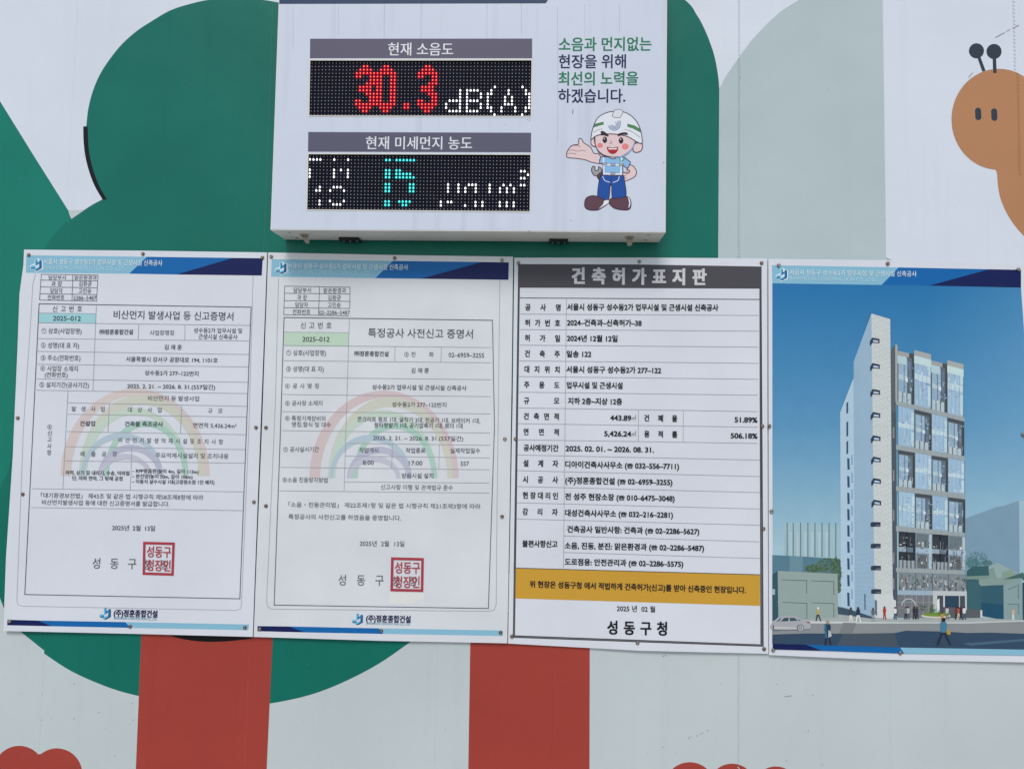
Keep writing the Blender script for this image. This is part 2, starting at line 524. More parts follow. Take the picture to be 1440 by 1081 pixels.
def wavefn(basis, amp, seed, bbox, pins=()):
    r = random.Random(seed)
    comps = [(r.uniform(.010, .017), r.uniform(.010, .017), r.uniform(0, 6), r.uniform(.5, 1)) for _ in range(3)]
    x0, y0, x1, y1 = bbox
    def fn(u, v):
        s = 0
        for a, b, ph, k in comps:
            s += k * math.sin(a * u + b * v + ph) * 0.5 + 0.5 * k * math.sin(b * u - a * v + ph * 2)
        edge = max(0.0, (v - (y1 - 110)) / 110.0)
        curl = amp * 1.1 * edge * edge * (0.6 + 0.4 * math.sin(0.022 * (u - x0) + seed))
        return basis + amp * (0.55 + 0.25 * s) + curl
    return fn

def sheet(parent, outline, dfn, thick, m):
    """thin board with the given outline (photograph positions)"""
    dense = []
    n = len(outline)
    for i in range(n):
        a, b = outline[i], outline[(i + 1) % n]
        L = math.hypot(b[0] - a[0], b[1] - a[1]); k = max(1, int(L / 14))
        for j in range(k):
            t = j / k
            dense.append((a[0] + (b[0] - a[0]) * t, a[1] + (b[1] - a[1]) * t))
    o = flat('sheet', parent, [dense], m, dfn, layer=0)
    V, Fc = [], []
    for (u, v) in dense:
        p = P(u, v, dfn(u, v)); V += [p, p + Vector((0, thick, 0))]
    k = len(dense)
    Fc = [(2 * i, 2 * i + 1, 2 * ((i + 1) % k) + 1, 2 * ((i + 1) % k)) for i in range(k)]
    Fc.append(tuple(2 * i + 1 for i in range(k)))
    bm = bmesh.new()
    bm.from_mesh(o.data)
    vs = [bm.verts.new(p) for p in V]
    for f in Fc:
        try: bm.faces.new([vs[i] for i in f])
        except ValueError: pass
    bmesh.ops.remove_doubles(bm, verts=bm.verts[:], dist=0.00001)
    bmesh.ops.triangulate(bm, faces=[f for f in bm.faces if len(f.verts) > 4])
    bm.to_mesh(o.data); bm.free(); o.data.update()
    return o

def screws(parent, pts, dfn, stains=()):
    ploc = parent.location
    for i, (u, v) in enumerate(pts):
        o = bpy.data.objects.new('screw', SCREW[(i * 7 + int(u)) % 3 == 0])
        o.location = P(u, v, dfn(u, v) + 5 * STEP) - ploc
        o.rotation_euler = (random.uniform(-.12, .12), random.uniform(0, 3), random.uniform(-.12, .12))
        link(o, parent)

LIGHTB, MIDB, NAVY = (128, 178, 203), (2, 98, 164), (24, 38, 84)
def header(parent, fn, dfn, tl, tr, br, bl, m1, m2, n1, n2, t1, t2, logo, s, washed=0):
    lb = ink(tuple(c - washed for c in LIGHTB)) if washed else ink(LIGHTB)
    flat('header_band', parent, [M(fn, [tl, m1, m2, bl])], lb, dfn, layer=1)
    flat('header_band', parent, [M(fn, [m1, n1, n2, m2])], ink(MIDB), dfn, layer=1)
    flat('header_band', parent, [M(fn, [n1, tr, br, n2])], ink(NAVY), dfn, layer=1)
    a, b = t1
    text('header_text', parent, '서울시 성동구 성수동2가 업무시설 및 근생시설 신축공사', fn(*a), fn(*b), 31 / s, ink((204, 222, 234)), dfn, bold=0.006)
    a, b = t2
    text('header_text', parent, 'JUNGHOON CONSTRUCTION CO., LTD.', fn(*a), fn(*b), 27 / s, ink((176, 208, 224)), dfn, bold=0.0)
    draw_logo(parent, fn(*logo), 62 / s, dfn, halo=True)

def draw_logo(parent, at, size, dfn, halo=False):
    k = size / 118.0
    L = lambda pts: [(at[0] + x * k, at[1] + y * k) for x, y in pts]
    if halo:
        flat('logo_outline', parent, [L([(-6, 64), (40, 44), (40, 4), (68, -8), (88, 0), (92, 16), (112, 8), (122, 18), (122, 102), (52, 130), (30, 112), (14, 102), (-6, 94)])], ink((205, 226, 238)), dfn, layer=2, grid=None)
    c1, c2, c3 = (92, 172, 212), (18, 62, 112), (40, 120, 170)
    polys = [
        (L([(44, 6), (56, 0), (66, 4), (66, 62), (44, 70)]), 3, c1),
        (L([(0, 72), (18, 64), (44, 70), (44, 84), (16, 94), (0, 84)]), 3, c1),
        (L([(66, 34), (84, 28), (84, 48), (66, 56)]), 3, c3),
        (L([(84, 18), (98, 12), (110, 18), (110, 92), (84, 102)]), 3, c3),
        (L([(28, 100), (84, 78), (84, 100), (50, 118), (28, 112)]), 4, c1),
        (L([(56, 0), (66, 4), (66, 62), (59, 65), (59, 4)]), 4.5, c2),
        (L([(100, 14), (110, 18), (110, 92), (62, 118), (50, 118), (50, 110), (100, 86)]), 5, c2),
        (L([(0, 84), (16, 92), (44, 80), (44, 90), (16, 101), (0, 92)]), 5, c2),
    ]
    flat('logo', parent, polys, mat('logo_ink', attr=True, rough=0.42), dfn, grid=None)

def footer(parent, fn, dfn, s, tl, tr, br, bl, a, b, c, d, logo, t1, t2):
    flat('footer_band', parent, [M(fn, [tl, a, b, bl])], ink(NAVY), dfn, layer=1)
    flat('footer_band', parent, [M(fn, [a, c, d, b])], ink(MIDB), dfn, layer=1)
    flat('footer_band', parent, [M(fn, [c, tr, br, d])], ink(LIGHTB), dfn, layer=1)
    draw_logo(parent, fn(*logo), 60 / s, dfn)
    text('company_text', parent, '(주)정훈종합건설', fn(*t1[0]), fn(*t1[1]), 36 / s, ink((28, 40, 78)), dfn, bold=0.03)
    text('company_text', parent, 'JUNGHOON CONSTRUCTION CO., LTD.', fn(*t2[0]), fn(*t2[1]), 15 / s, ink((84, 140, 172)), dfn, bold=0.0)

def arch(outer, inner, yb, n=44):
    (co, rxo, ryo), (ci, rxi, ryi) = outer, inner
    o = [(co - rxo * math.cos(math.pi * i / n), yb - ryo * math.sin(math.pi * i / n)) for i in range(n + 1)]
    i_ = [(ci - rxi * math.cos(math.pi * i / n), yb - ryi * math.sin(math.pi * i / n)) for i in range(n + 1)]
    return [[o[i], o[i + 1], i_[i + 1], i_[i]] for i in range(n)]

def rainbow(parent, dx, dy, dfn, first):
    m = mat('watermark_ink', attr=True, rough=0.4)
    spec = [((190 + dx, 105, 123), (192.5 + dx, 92.5, 113), first), ((199 + dx, 88, 114), (199 + dx, 80, 100), (192, 195, 186)),
            ((188 + dx, 77, 96), (189.5 + dx, 67.5, 86), (184, 201, 192)), ((205 + dx, 59.5, 78), (205 + dx, 52, 69), (162, 195, 185)),
            ((171 + dx, 58, 61), (171 + dx, 52, 52), (170, 188, 202)), ((183.5 + dx, 45.5, 44), (183.5 + dx, 38, 35), (174, 178, 198)),
            ((176 + dx, 37, 31), (176 + dx, 31, 23), (183, 184, 202))]
    polys = []
    for k, (o, i, c) in enumerate(spec):
        for q in arch(o, i, 669 + dy): polys.append((q, 1 + k * 0.4, c))
    flat('rainbow_watermark', parent, polys, m, dfn)

def seal(parent, fn, dfn, q, row1, row2, h):
    red = ink((160, 64, 76))
    tl, tr, br, bl = M(fn, q)
    w = 2.6
    cx, cy = (tl[0] + br[0]) / 2, (tl[1] + br[1]) / 2
    pts = [tl, tr, br, bl]
    inn = [(cx + (x - cx) * 0.84, cy + (y - cy) * 0.84) for x, y in pts]
    polys = [[pts[i], pts[(i + 1) % 4], inn[(i + 1) % 4], inn[i]] for i in range(4)]
    flat('seal', parent, polys, red, dfn, layer=5)
    text('seal_text', parent, '성동구', fn(*row1[0]), fn(*row1[1]), h, red, dfn, layer=8, bold=0.014)
    text('seal_text', parent, '청장인', fn(*row2[0]), fn(*row2[1]), h, red, dfn, layer=8, bold=0.014)

DOC = (98, 100, 111)
DOCB = (76, 78, 90)
def rows(parent, fn, dfn, s, items, col=DOC, bold=0.0, h=27):
    """items: (string, x0, x1, y[, y1][, options])"""
    for it in items:
        opt = it[-1] if isinstance(it[-1], dict) else {}
        it = [x for x in it if not isinstance(x, dict)]
        st, x0, x1, y0 = it[:4]
        y1 = it[4] if len(it) > 4 else y0
        c = opt.get('c', col)
        text(opt.get('n', 'text_line'), parent, st, fn(x0, y0), fn(x1, y1), opt.get('h', h) / s, ink(c), dfn, bold=opt.get('b', bold), asp=opt.get('a'))

def lines(name, parent, fn, segs, w, col, dfn):
    polys = []
    for a, b in segs:
        ly = 4.0 if abs(a[0] - b[0]) > abs(a[1] - b[1]) else 4.5
        for q in strip([fn(*a), fn(*b)], w): polys.append((q, ly, col))
    flat(name, parent, polys, mat('line_ink', attr=True, rough=0.45), dfn)

A = Z(0, 340, 3.789); B = Z(0, 600, 3.603); C_ = Z(350, 350, 3.789); D = Z(350, 620, 3.726)
E_ = Z(710, 355, 3.789); F_ = Z(710, 630, 3.726); G = Z(1070, 360, 3.86); H = Z(1070, 640, 3.727)
ID = lambda x, y: (x, y)

# ---- notice 1 (far left)
d1 = wavefn(0.0052, 0.0034, 1, (5, 351, 376, 895))
n1 = empty('certificate_notice', P(190, 890, 0.004), 'leftmost white certificate notice with blue number cell and pale rainbow', 'notice', 'certificate notices with a blue header')
sheet(n1, [(33.8, 351), (200, 352.5), (375.6, 355), (373, 430), (366, 610), (359.5, 780), (355.3, 895), (180, 890.5), (4.7, 886.7), (8.4, 784), (18, 640), (24.6, 490), (27.4, 413), (33, 372)], d1, 0.0015, m_sheet)
header(n1, A, d1, (140, 72), (1400, 88), (1395, 180), (138, 165), (783, 80), (688, 170), (1240, 86), (940, 174.5), ((232, 104), (865, 113)), ((228, 134), (665, 143)), (164, 92), 3.789)
rainbow(n1, 0, 0, d1, (199, 189, 189))
flat('number_cell', n1, [M(A, [(208, 381), (511, 384), (507, 436), (206, 431)])], ink((150, 198, 207)), d1, layer=3)
lines('small_table', n1, A, [((220, 173), (522, 177)), ((217, 204), (520, 208)), ((215, 240), (518, 245)), ((212, 276), (516, 281)), ((210, 310), (514, 316)), ((220, 173), (210, 310)), ((388, 175), (383, 314)), ((522, 177), (514, 316))], .75, (95, 97, 108), d1)
LC = (140, 144, 158)
lines('table_lines', n1, A, [((513, 340), (495, 792)), ((208, 379), (512, 383)), ((206, 431), (1334, 445)), ((203, 515), (1332, 528)), ((200, 583), (1330, 600)), ((198, 652), (1327, 666)), ((197, 730), (1325, 748)), ((194, 790), (1323, 808)),
    ((739, 440), (736, 522)), ((986, 443), (984, 526)), ((362, 857), (1320, 876)), ((360, 918), (1318, 933)), ((355, 1010), (1316, 1027)), ((582, 864), (575, 1012)), ((969, 869), (961, 1020))], .62, LC, d1)
lines('table_lines', n1, B, [((344, -183), (318, 315)), ((332, 100), (1247, 115)), ((330, 172), (1244, 184)), ((668, 107), (660, 321)), ((162, 313), (1238, 329)), ((155, 408), (1232, 424))], .62, LC, d1)
flat('table_frame', n1, strip([(54.9, 427.1), (353.1, 431.8), (337.2, 841.5), (34.7, 835.4)], 1.0, True), ink((78, 80, 94)), d1, layer=5)
flat('outer_frame', n1, strip([(50, 385), (46, 400), (44, 437), (33, 600), (23.6, 844), (25.5, 849.5), (30.5, 851.8), (333, 857.8), (338, 855.5), (339.5, 850), (350, 600), (356, 388)], .9), ink((160, 165, 176)), d1, layer=2)
rows(n1, A, d1, 3.789, [
    ('담당부서', 258, 350, 190, {'h': 22}), ('맑은환경과', 397, 515, 191, {'h': 22}), ('과 장', 272, 330, 223), ('김환균', 420, 488, 224), ('담당자', 268, 333, 260), ('고민승', 418, 486, 261), ('전화번호', 253, 342, 296), ('2286-5487', 390, 513, 298),
    ('신 고 번 호', 280, 437, 357, {'h': 32, 'a': .9}), ('2025-012', 283, 430, 406, 408, {'h': 33, 'b': .008, 'c': DOCB}),
    ('비산먼지 발생사업 등 신고증명서', 605, 1243, 387, 397, {'h': 45, 'n': 'title_text', 'c': (74, 76, 90)}),
    ('① 상호(사업장명)', 221, 434, 473, 476, {'h': 30}), ('㈜정훈종합건설', 530, 708, 480, {'h': 27, 'b': .012, 'c': DOCB}), ('사업장명칭', 798, 926, 484), ('성수동2가 업무시설 및', 1032, 1290, 471, 474, {'c': DOCB}), ('근생시설 신축공사', 1057, 1265, 504, 507, {'c': DOCB}),
    ('② 성명(대 표 자)', 218, 421, 550, 552, {'h': 30}), ('김 재 훈', 876, 968, 561, {'c': DOCB, 'b': .008}),
    ('③ 주소(전화번호)', 217, 428, 617, 619, {'h': 30}), ('서울특별시 강서구 공항대로 194, 1101호', 671, 1160, 624, 631, {'c': DOCB, 'b': .006}),
    ('④ 사업장 소재지', 215, 414, 673, 676, {'h': 29}), ('(전화번호)', 238, 360, 708, {'h': 29}), ('성수동2가 277-122번지', 771, 1057, 697, 702, {'c': DOCB, 'b': .006}),
    ('⑤ 설치기간(공사기간)', 210, 473, 760, 763, {'h': 30}), ('2025. 2. 21. ~ 2026. 8. 31.(557일간)', 678, 1146, 767, 774, {'c': DOCB, 'b': .006}),
    ('비산먼지 등 발생사업', 788, 1060, 832, 835), ('발 생 사 업', 382, 557, 889, 891, {'a': .95}), ('대 상 사 업', 681, 860, 893, 895, {'a': .95}), ('규 모', 1108, 1185, 900, {'a': .95}),
    ('건설업', 426, 505, 967, {'c': DOCB, 'b': .012}), ('건축물 축조공사', 665, 868, 969, 971, {'c': DOCB, 'b': .012}), ('연면적 5,426.24m²', 1028, 1260, 976, 980, {'c': DOCB})])
rows(n1, B, d1, 3.603, [
    ('비 산 먼 지 발 생 억 제 시 설 및 조 치 사 항', 600, 1130, 66, 76, {'a': .92}), ('배 출 공 정', 408, 590, 137, {'a': .95}), ('주요억제시설설치 및 조치내용', 788, 1157, 143, 149),
    ('야적, 싣기 및 내리기, 수송, 야외절', 332, 655, 231, 235, {'h': 22, 'b': .012, 'c': DOCB}), ('단, 야외 연마, 그 밖에 공정', 366, 620, 259, 262, {'h': 22, 'b': .012, 'c': DOCB}),
    ('- RPP방음판(높이 4m, 길이 113m)', 668, 1006, 222, 227, {'h': 22, 'b': .012, 'c': DOCB}), ('- 분진망(높이 50m, 길이 106m)', 668, 975, 249, 253, {'h': 22, 'b': .012, 'c': DOCB}), ('- 이동식 살수시설 1대(고정청소원 1인 배치)', 668, 1086, 276, 281, {'h': 22, 'b': .012, 'c': DOCB}),
    ('「대기환경보전법」 제43조 및 같은 법 시행규칙 제58조제8항에 따라', 206, 1030, 346, 358, {'h': 26}), ('비산먼지발생사업 등에 대한 신고증명서를 발급합니다.', 212, 858, 381, 391, {'h': 26}),
    ('2025년 2월 13일', 568, 785, 510, 514, {'h': 28, 'c': DOCB, 'b': .006, 'a': .98}), ('성 동 구', 468, 690, 690, 693, {'h': 54, 'a': .85}), ('청 장', 727, 855, 698, {'h': 48, 'a': .85}),
    ('⑥', 240, 262, 0, {'h': 26}), ('신', 241, 262, 31), ('고', 240, 261, 63), ('사', 239, 260, 97), ('항', 238, 259, 130)], h=26)
seal(n1, B, d1, [(725, 581), (886, 585), (880, 754), (722, 749)], ((744, 631), (865, 635)), ((742, 700), (863, 704)), 15.5)
footer(n1, B, d1, 3.603, (38, 976), (1262, 1000), (1258, 1029), (36, 1004), (190, 980), (265, 1009), (635, 988), (660, 1017), (505, 915), ((577, 942), (797, 947)), ((577, 967), (795, 973)))
screws(n1, [(40.5, 358.5), (201, 357), (369, 362.5), (25, 587.5), (360, 601), (32, 694.5), (357, 705.5), (14, 873), (183, 880.5), (344.5, 882)], d1)

# ---- notice 2
d2 = wavefn(0.0052, 0.0032, 5, (357, 355, 722, 904))
n2 = empty('certificate_notice', P(540, 900, 0.004), 'white certificate notice with green number cell, dusty lower margin', 'notice', 'certificate notices with a blue header')
sheet(n2, [(377, 355), (550, 358.5), (721.5, 361), (720, 500), (717, 700), (713.3, 904), (535, 900.5), (356.6, 895), (361, 780), (368, 610), (374.5, 430)], d2, 0.0015, m_sheet2)
header(n2, C_, d2, (122, 55), (1385, 72), (1383, 165), (118, 148), (768, 64), (673, 156), (1243, 70), (915, 159), ((208, 88), (848, 98)), ((207, 118), (645, 128)), (142, 72), 3.789)
rainbow(n2, 350, 3, d2, (196, 183, 187))
flat('number_cell', n2, [M(C_, [(188, 443), (532, 446), (530, 516), (186, 513)])], ink((178, 203, 186)), d2, layer=3)
flat('paper_patch', n2, [M(D, [(735, 792), (918, 794), (918, 852), (733, 850)])], ink((210, 213, 214)), d2, layer=1)
lines('small_table', n2, C_, [((190, 198), (540, 204)), ((188, 236), (538, 240)), ((188, 275), (537, 279)), ((187, 313), (537, 317)), ((185, 350), (533, 356)), ((191, 198), (185, 350)), ((376, 200), (371, 354)), ((539, 204), (537, 317))], .75, (95, 97, 108), d2)
lines('table_lines', n2, C_, [((535, 373), (507, 1290)), ((188, 443), (533, 446)), ((186, 514), (1292, 525)), ((184, 595), (1290, 606)), ((779, 518), (777, 600)), ((1026, 522), (1023, 603)), ((183, 684), (1290, 696)), ((181, 775), (1289, 786)), ((178, 866), (1287, 878)),
    ((176, 967), (1286, 980)), ((517, 1035), (1285, 1045))], .62, LC, d2)
lines('table_lines', n2, D, [((505, 78), (1262, 88)), ((752, 18), (748, 143)), ((998, 20), (995, 145)), ((165, 137), (1262, 150)), ((500, 213), (1260, 220)), ((160, 260), (1260, 272))], .62, LC, d2)
flat('table_frame', n2, strip([C_(187, 365), C_(1298, 380), (695.3, 600), D(1255, 876), D(132, 858), (394.5, 600)], 1.0, True), ink((78, 80, 94)), d2, layer=5)
flat('outer_frame', n2, strip([(391.7, 391), (387.4, 560), (381, 710), (374.9, 843), (376, 852), (382, 856), (688, 859), (695, 857), (697.8, 849.5), (699, 710), (701, 560), (702.9, 393.5)], .9), ink((155, 160, 172)), d2, layer=2)
rows(n2, C_, d2, 3.789, [
    ('담당부서', 238, 330, 219), ('맑은환경과', 398, 517, 221), ('과 장', 257, 309, 258), ('김환균', 421, 490, 260), ('담당자', 247, 315, 297), ('고민승', 420, 489, 298), ('전화번호', 233, 327, 335), ('02-2286-5487', 374, 538, 338),
    ('신 고 번 호', 276, 440, 407, {'h': 34, 'a': .9}), ('2025-012', 285, 429, 480, {'h': 33, 'b': .008, 'c': DOCB}),
    ('특정공사 사전신고 증명서', 635, 1193, 446, 453, {'h': 48, 'n': 'title_text', 'c': (74, 76, 90)}),
    ('① 상호(사업장명)', 200, 411, 552, 554, {'h': 30}), ('㈜정훈종합건설', 562, 744, 557, 559, {'b': .012, 'c': DOCB}), ('② 전', 828, 887, 561), ('화', 960, 985, 562), ('02-6959-3255', 1064, 1253, 563, 566, {'c': DOCB, 'h': 30}),
    ('③ 성명(대 표 자)', 199, 399, 638, 640, {'h': 30}), ('김 재 훈', 865, 959, 647, {'c': DOCB, 'b': .008}), ('④ 공 사 명 칭', 193, 372, 729, {'a': .95}), ('성수동2가 업무시설 및 근생시설 신축공사', 657, 1160, 735, 741, {'c': DOCB, 'b': .006}),
    ('⑤ 공사장 소재지', 193, 391, 821), ('성수동2가 277-122번지', 762, 1052, 827, 830, {'c': DOCB}), ('⑥ 특정기계장비의', 192, 407, 901, 903), ('명칭,형식 및 대수', 229, 437, 934, 936),
    ('콘크리트 펌프 1대, 굴착기 2대, 천공기 1대, 브레이커 1대,', 578, 1232, 906, 915, {'c': DOCB}), ('항타항발기 1대, 공기압축기 1대, 로더 1대', 668, 1138, 938, 942, {'c': DOCB, 'b': .008}),
    ('2025. 2. 21. ~ 2026. 8. 31.(557일간)', 662, 1142, 1005, 1010, {'c': DOCB})])
rows(n2, D, d2, 3.726, [
    ('⑦ 공사실시기간', 180, 367, 43), ('작업개시', 578, 678, 48, {'c': DOCB}), ('작업종료', 822, 925, 49, {'c': DOCB}), ('실제작업일수', 1055, 1211, 50, {'c': DOCB}), ('8:00', 597, 654, 111, {'h': 29, 'c': DOCB}), ('17:00', 838, 909, 114, {'h': 29, 'c': DOCB}), ('557', 1109, 1153, 117, {'h': 29, 'c': DOCB}),
    ('⑧소음 진동방지방법', 176, 412, 202, 204), ('방음시설 설치', 801, 966, 181, {'c': DOCB}), ('신고사항 이행 및 관계법규 준수', 691, 1069, 240, 244),
    ('「소음・진동관리법」 제22조제1항 및 같은 법 시행규칙 제21조제3항에 따라', 207, 1213, 332, 342), ('특정공사의 사전신고를 하였음을 증명합니다.', 207, 797, 395, 403),
    ('2025년 2월 13일', 581, 814, 535, 538, {'h': 29, 'c': DOCB, 'a': .98}), ('성 동 구', 468, 706, 727, 729, {'h': 56, 'a': .85}), ('청 장', 750, 882, 733, {'h': 50, 'a': .85})], h=27)
seal(n2, D, d2, [(745, 608), (917, 612), (914, 790), (741, 786)], ((765, 662), (896, 664)), ((763, 737), (894, 739)), 16)
footer(n2, D, d2, 3.726, (45, 968), (1330, 991), (1330, 1020), (45, 995), (208, 970), (295, 1001), (680, 980), (705, 1009), (541, 902), ((615, 928), (847, 933)), ((615, 953), (845, 959)))
screws(n2, [(381.5, 361), (555, 363), (706, 366), (374, 601), (710, 617), (374, 711), (706, 726), (365.5, 884), (536, 886.5), (704, 889)], d2)

# ---- notice 3: permit board
d3 = wavefn(0.0048, 0.0022, 9, (714, 362, 1080, 919))
n3 = empty('permit_board', P(897, 910, 0.004), 'dark framed building permit board with yellow band and bold black text', 'notice')
sheet(n3, [(723.2, 362.4), (900, 362.2), (1078.5, 363.4), (1079, 560), (1080.4, 918.7), (900, 914.5), (714.4, 904.3), (717.5, 740), (721, 560)], d3, 0.0018, m_sheet)
fr = ink((74, 74, 80))
flat('header_band', n3, [M(E_, [(70, 62), (700, 64), (1368, 75), (1368, 194), (1356, 193), (80, 188), (69, 188)])], fr, d3, layer=1)
oL, oR = E_(69, 188), E_(1368, 194)
bl, br = F_(41, 992), F_(1356, 1039)
iL, iR = E_(80, 188), E_(1356, 193); ibl, ibr = F_(53, 979), F_(1339, 1026)
flat('dark_frame', n3, [[oL, iL, ibl, bl], [iR, oR, br, ibr], [ibl, ibr, br, bl]], fr, d3, layer=1)
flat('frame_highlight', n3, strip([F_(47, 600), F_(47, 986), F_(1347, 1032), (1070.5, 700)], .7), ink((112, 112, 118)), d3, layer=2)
flat('yellow_band', n3, [M(F_, [(57, 628), (1337, 663), (1337, 825), (55, 786)])], ink((190, 148, 60)), d3, layer=2)
DK = (110, 114, 126)
lines('table_lines', n3, E_, [((80, 242), (1355, 250)), ((80, 243.5), (1355, 251.5))][:1], 1.0, (70, 72, 82), d3)
lines('table_lines', n3, E_, [((80, 328), (1353, 335)), ((80, 410), (1353, 419)), ((79, 493), (1352, 504)), ((77, 577), (1352, 590)), ((76, 660), (1351, 675)), ((74, 743), (1350, 760)), ((72, 827), (1349, 847)), ((70, 911), (1348, 930)), ((68, 997), (1347, 1016)),
    ((328, 246), (312, 1680)), ((711, 837), (711, 1005)), ((951, 842), (950, 1008))], .62, (140, 144, 156), d3)
lines('table_lines', n3, F_, [((65, 35), (1337, 62)), ((63, 117), (1336, 148)), ((62, 200), (1336, 232)), ((60, 285), (1335, 318)), ((58, 370), (1335, 403)), ((306, 459), (1335, 490)), ((306, 545), (1335, 577))], .62, (140, 144, 156), d3)
lines('table_lines', n3, F_, [((57, 627), (1337, 662))], .9, (62, 60, 60), d3)
BK = (34, 35, 44)
text('title_text', n3, '건 축 허 가 표 지 판', E_(360, 124), E_(1072, 131), 84 / 3.789, ink((190, 193, 200)), d3, bold=0.045, asp=.88)
b3 = {'a': .84}
rows(n3, E_, d3, 3.789, [
    ('공 사 명', 109, 296, 291, 293, b3), ('서울시 성동구 성수동2가 업무시설 및 근생시설 신축공사', 332, 1137, 290, 294), ('허 가 번 호', 108, 294, 374, 376, b3), ('2024-건축과-신축허가-38', 332, 728, 373, 376), ('허 가 일', 107, 293, 455, 458, b3), ('2024년 12월 12일', 331, 600, 456, 459),
    ('건 축 주', 107, 292, 538, 541, b3), ('일송 122', 329, 460, 540, 541), ('대 지 위 치', 105, 291, 621, 624, b3), ('서울시 성동구 성수동2가 277-122', 328, 832, 622, 628), ('주 용 도', 103, 290, 704, 706, b3), ('업무시설 및 근생시설', 329, 627, 706, 709),
    ('규 모', 102, 289, 788, 790, b3), ('지하 2층~지상 12층', 337, 624, 790, 794), ('건 축 면 적', 101, 287, 871, 874, b3), ('443.89', 562, 672, 879, 881), ('㎡', 676, 700, 882, {'c': (120, 122, 134), 'b': 0, 'h': 28}), ('건 폐 율', 743, 918, 881, 884, b3), ('51.89%', 1225, 1345, 889, 891),
    ('연 면 적', 100, 287, 954, 957, b3), ('5,426.24', 530, 672, 963, 965), ('㎡', 676, 700, 966, {'c': (120, 122, 134), 'b': 0, 'h': 28}), ('용 적 률', 743, 918, 966, 969, b3), ('506.18%', 1204, 1345, 974, 976), ('공사예정기간', 100, 285, 1039, 1042), ('2025. 02. 01. ~ 2026. 08. 31.', 324, 793, 1042, 1050)], col=BK, bold=0.027, h=35)
rows(n3, F_, d3, 3.726, [
    ('설 계 자', 97, 279, 78, 81, b3), ('디아이건축사사무소 (☏ 032-556-7711)', 317, 912, 84, 95), ('시 공 사', 95, 278, 163, 166, b3), ('(주)정훈종합건설 (☏ 02-6959-3255)', 317, 877, 168, 178), ('현 장 대 리 인', 94, 277, 246, 250, b3), ('전 성주 현장소장 (☏ 010-6475-3048)', 316, 889, 252, 263),
    ('감 리 자', 93, 276, 331, 335, b3), ('대성건축사사무소 (☏ 032-216-2281)', 316, 880, 338, 349), ('불편사항신고', 92, 275, 499, 502), ('건축공사 일반사항: 건축과 (☏ 02-2286-5627)', 327, 1018, 423, 436), ('소음, 진동, 분진: 맑은환경과 (☏ 02-2286-5487)', 314, 1043, 509, 523), ('도로점용: 안전관리과 (☏ 02-2286-5575)', 314, 934, 594, 606),
    ('위 현장은 성동구청 에서 적법하게 건축허가(신고)를 받아 신축중인 현장입니다.', 131, 1262, 711, 743), ('2025 년  02 월', 587, 787, 838, 843, {'h': 32, 'b': .012, 'a': .95}), ('성 동 구 청', 538, 848, 938, 945, {'h': 70, 'b': .03, 'a': .85, 'n': 'office_text'})], col=BK, bold=0.027, h=35)
screws(n3, [(729, 370), (899, 368), (1071, 370), (725, 617), (1072, 599), (1073.7, 743), (719.9, 894.3), (896.5, 903.5), (1074.5, 912)], d3)

# ---- notice 4: printed building picture
d4 = wavefn(0.0046, 0.0026, 12, (1080, 364, 1452, 931))
n4 = empty('building_poster', P(1262, 925, 0.004), 'poster with a printed picture of a tall glass and white tile building', 'poster')
sheet(n4, [(1080.6, 364), (1246, 365.8), (1443.5, 371), (1446, 470), (1447, 640), (1451, 931), (1335, 929), (1230, 926.8), (1150, 923.5), (1081.5, 920.5), (1081, 700)], d4, 0.0018, m_sheet)
header(n4, G, d4, (60, 50), (1412, 75), (1412, 172), (62, 148), (747, 62), (655, 157), (1240, 72), (912, 161), ((155, 88), (845, 97)), ((155, 118), (625, 127)), (84, 70), 3.86)
m_pic = mat('picture_ink', attr=True, rough=0.33, mottle=0.035, scale=30)
def mixc(a, b, t): t = max(0, min(1, t)); return tuple(a[i] + (b[i] - a[i]) * t for i in range(3))
def skyc(u, v):
    t = (v - 400) / 385
    c = mixc((44, 112, 166), (88, 143, 184), t * 2) if t < .5 else mixc((88, 143, 184), (162, 192, 205), (t - .5) * 2)
    return mixc(c, (150, 185, 210), max(0, (u - 1300) / 140) * 0.22)
pic = [G(62, 148), G(655, 157), G(912, 161), G(1412, 172), (1440.5, 471), (1441, 640), (1443.5, 913), (1340, 911.5), (1265.7, 910), (1133.8, 906), (1086.7, 904.6), (1086.2, 640)]
flat('printed_sky', n4, [pic], m_pic, d4, layer=1, colfn=skyc, grid=9)
# low blocks left
K1 = Z(1170, 430, 7.2); K2 = Z(1170, 570, 7.2); K3 = Z(1170, 710, 6.36); K4 = Z(1080, 780, 7.206); K5 = Z(1300, 680, 4.321)
pl = []
def q(fn, pts, ly, c): pl.append((M(fn, pts), ly, c))
q(H, [(122, 362), (165, 350), (425, 375), (425, 545), (122, 530)], 2, (152, 182, 194))
for x in (135, 167, 206, 244, 281, 318, 355, 390): q(H, [(x, 352), (x + 5, 353), (x + 5, 532), (x, 532)], 3, (88, 118, 134))
for x in (150, 186, 225, 262, 300, 337): q(H, [(x, 400), (x + 14, 402), (x + 14, 530), (x, 528)], 3, (168, 190, 198))
q(H, [(60, 522), (230, 530), (425, 545), (425, 640), (60, 640)], 4, (86, 122, 140))
q(H, [(150, 527), (220, 530), (220, 612), (150, 612)], 5, (104, 138, 152))
q(H, [(88, 605), (402, 620), (405, 868), (90, 868)], 7, (142, 160, 158))
q(H, [(60, 625), (88, 605), (92, 868), (60, 868)], 7, (56, 86, 100))
q(H, [(60, 700), (74, 700), (74, 730), (60, 730)], 8, (150, 172, 182))
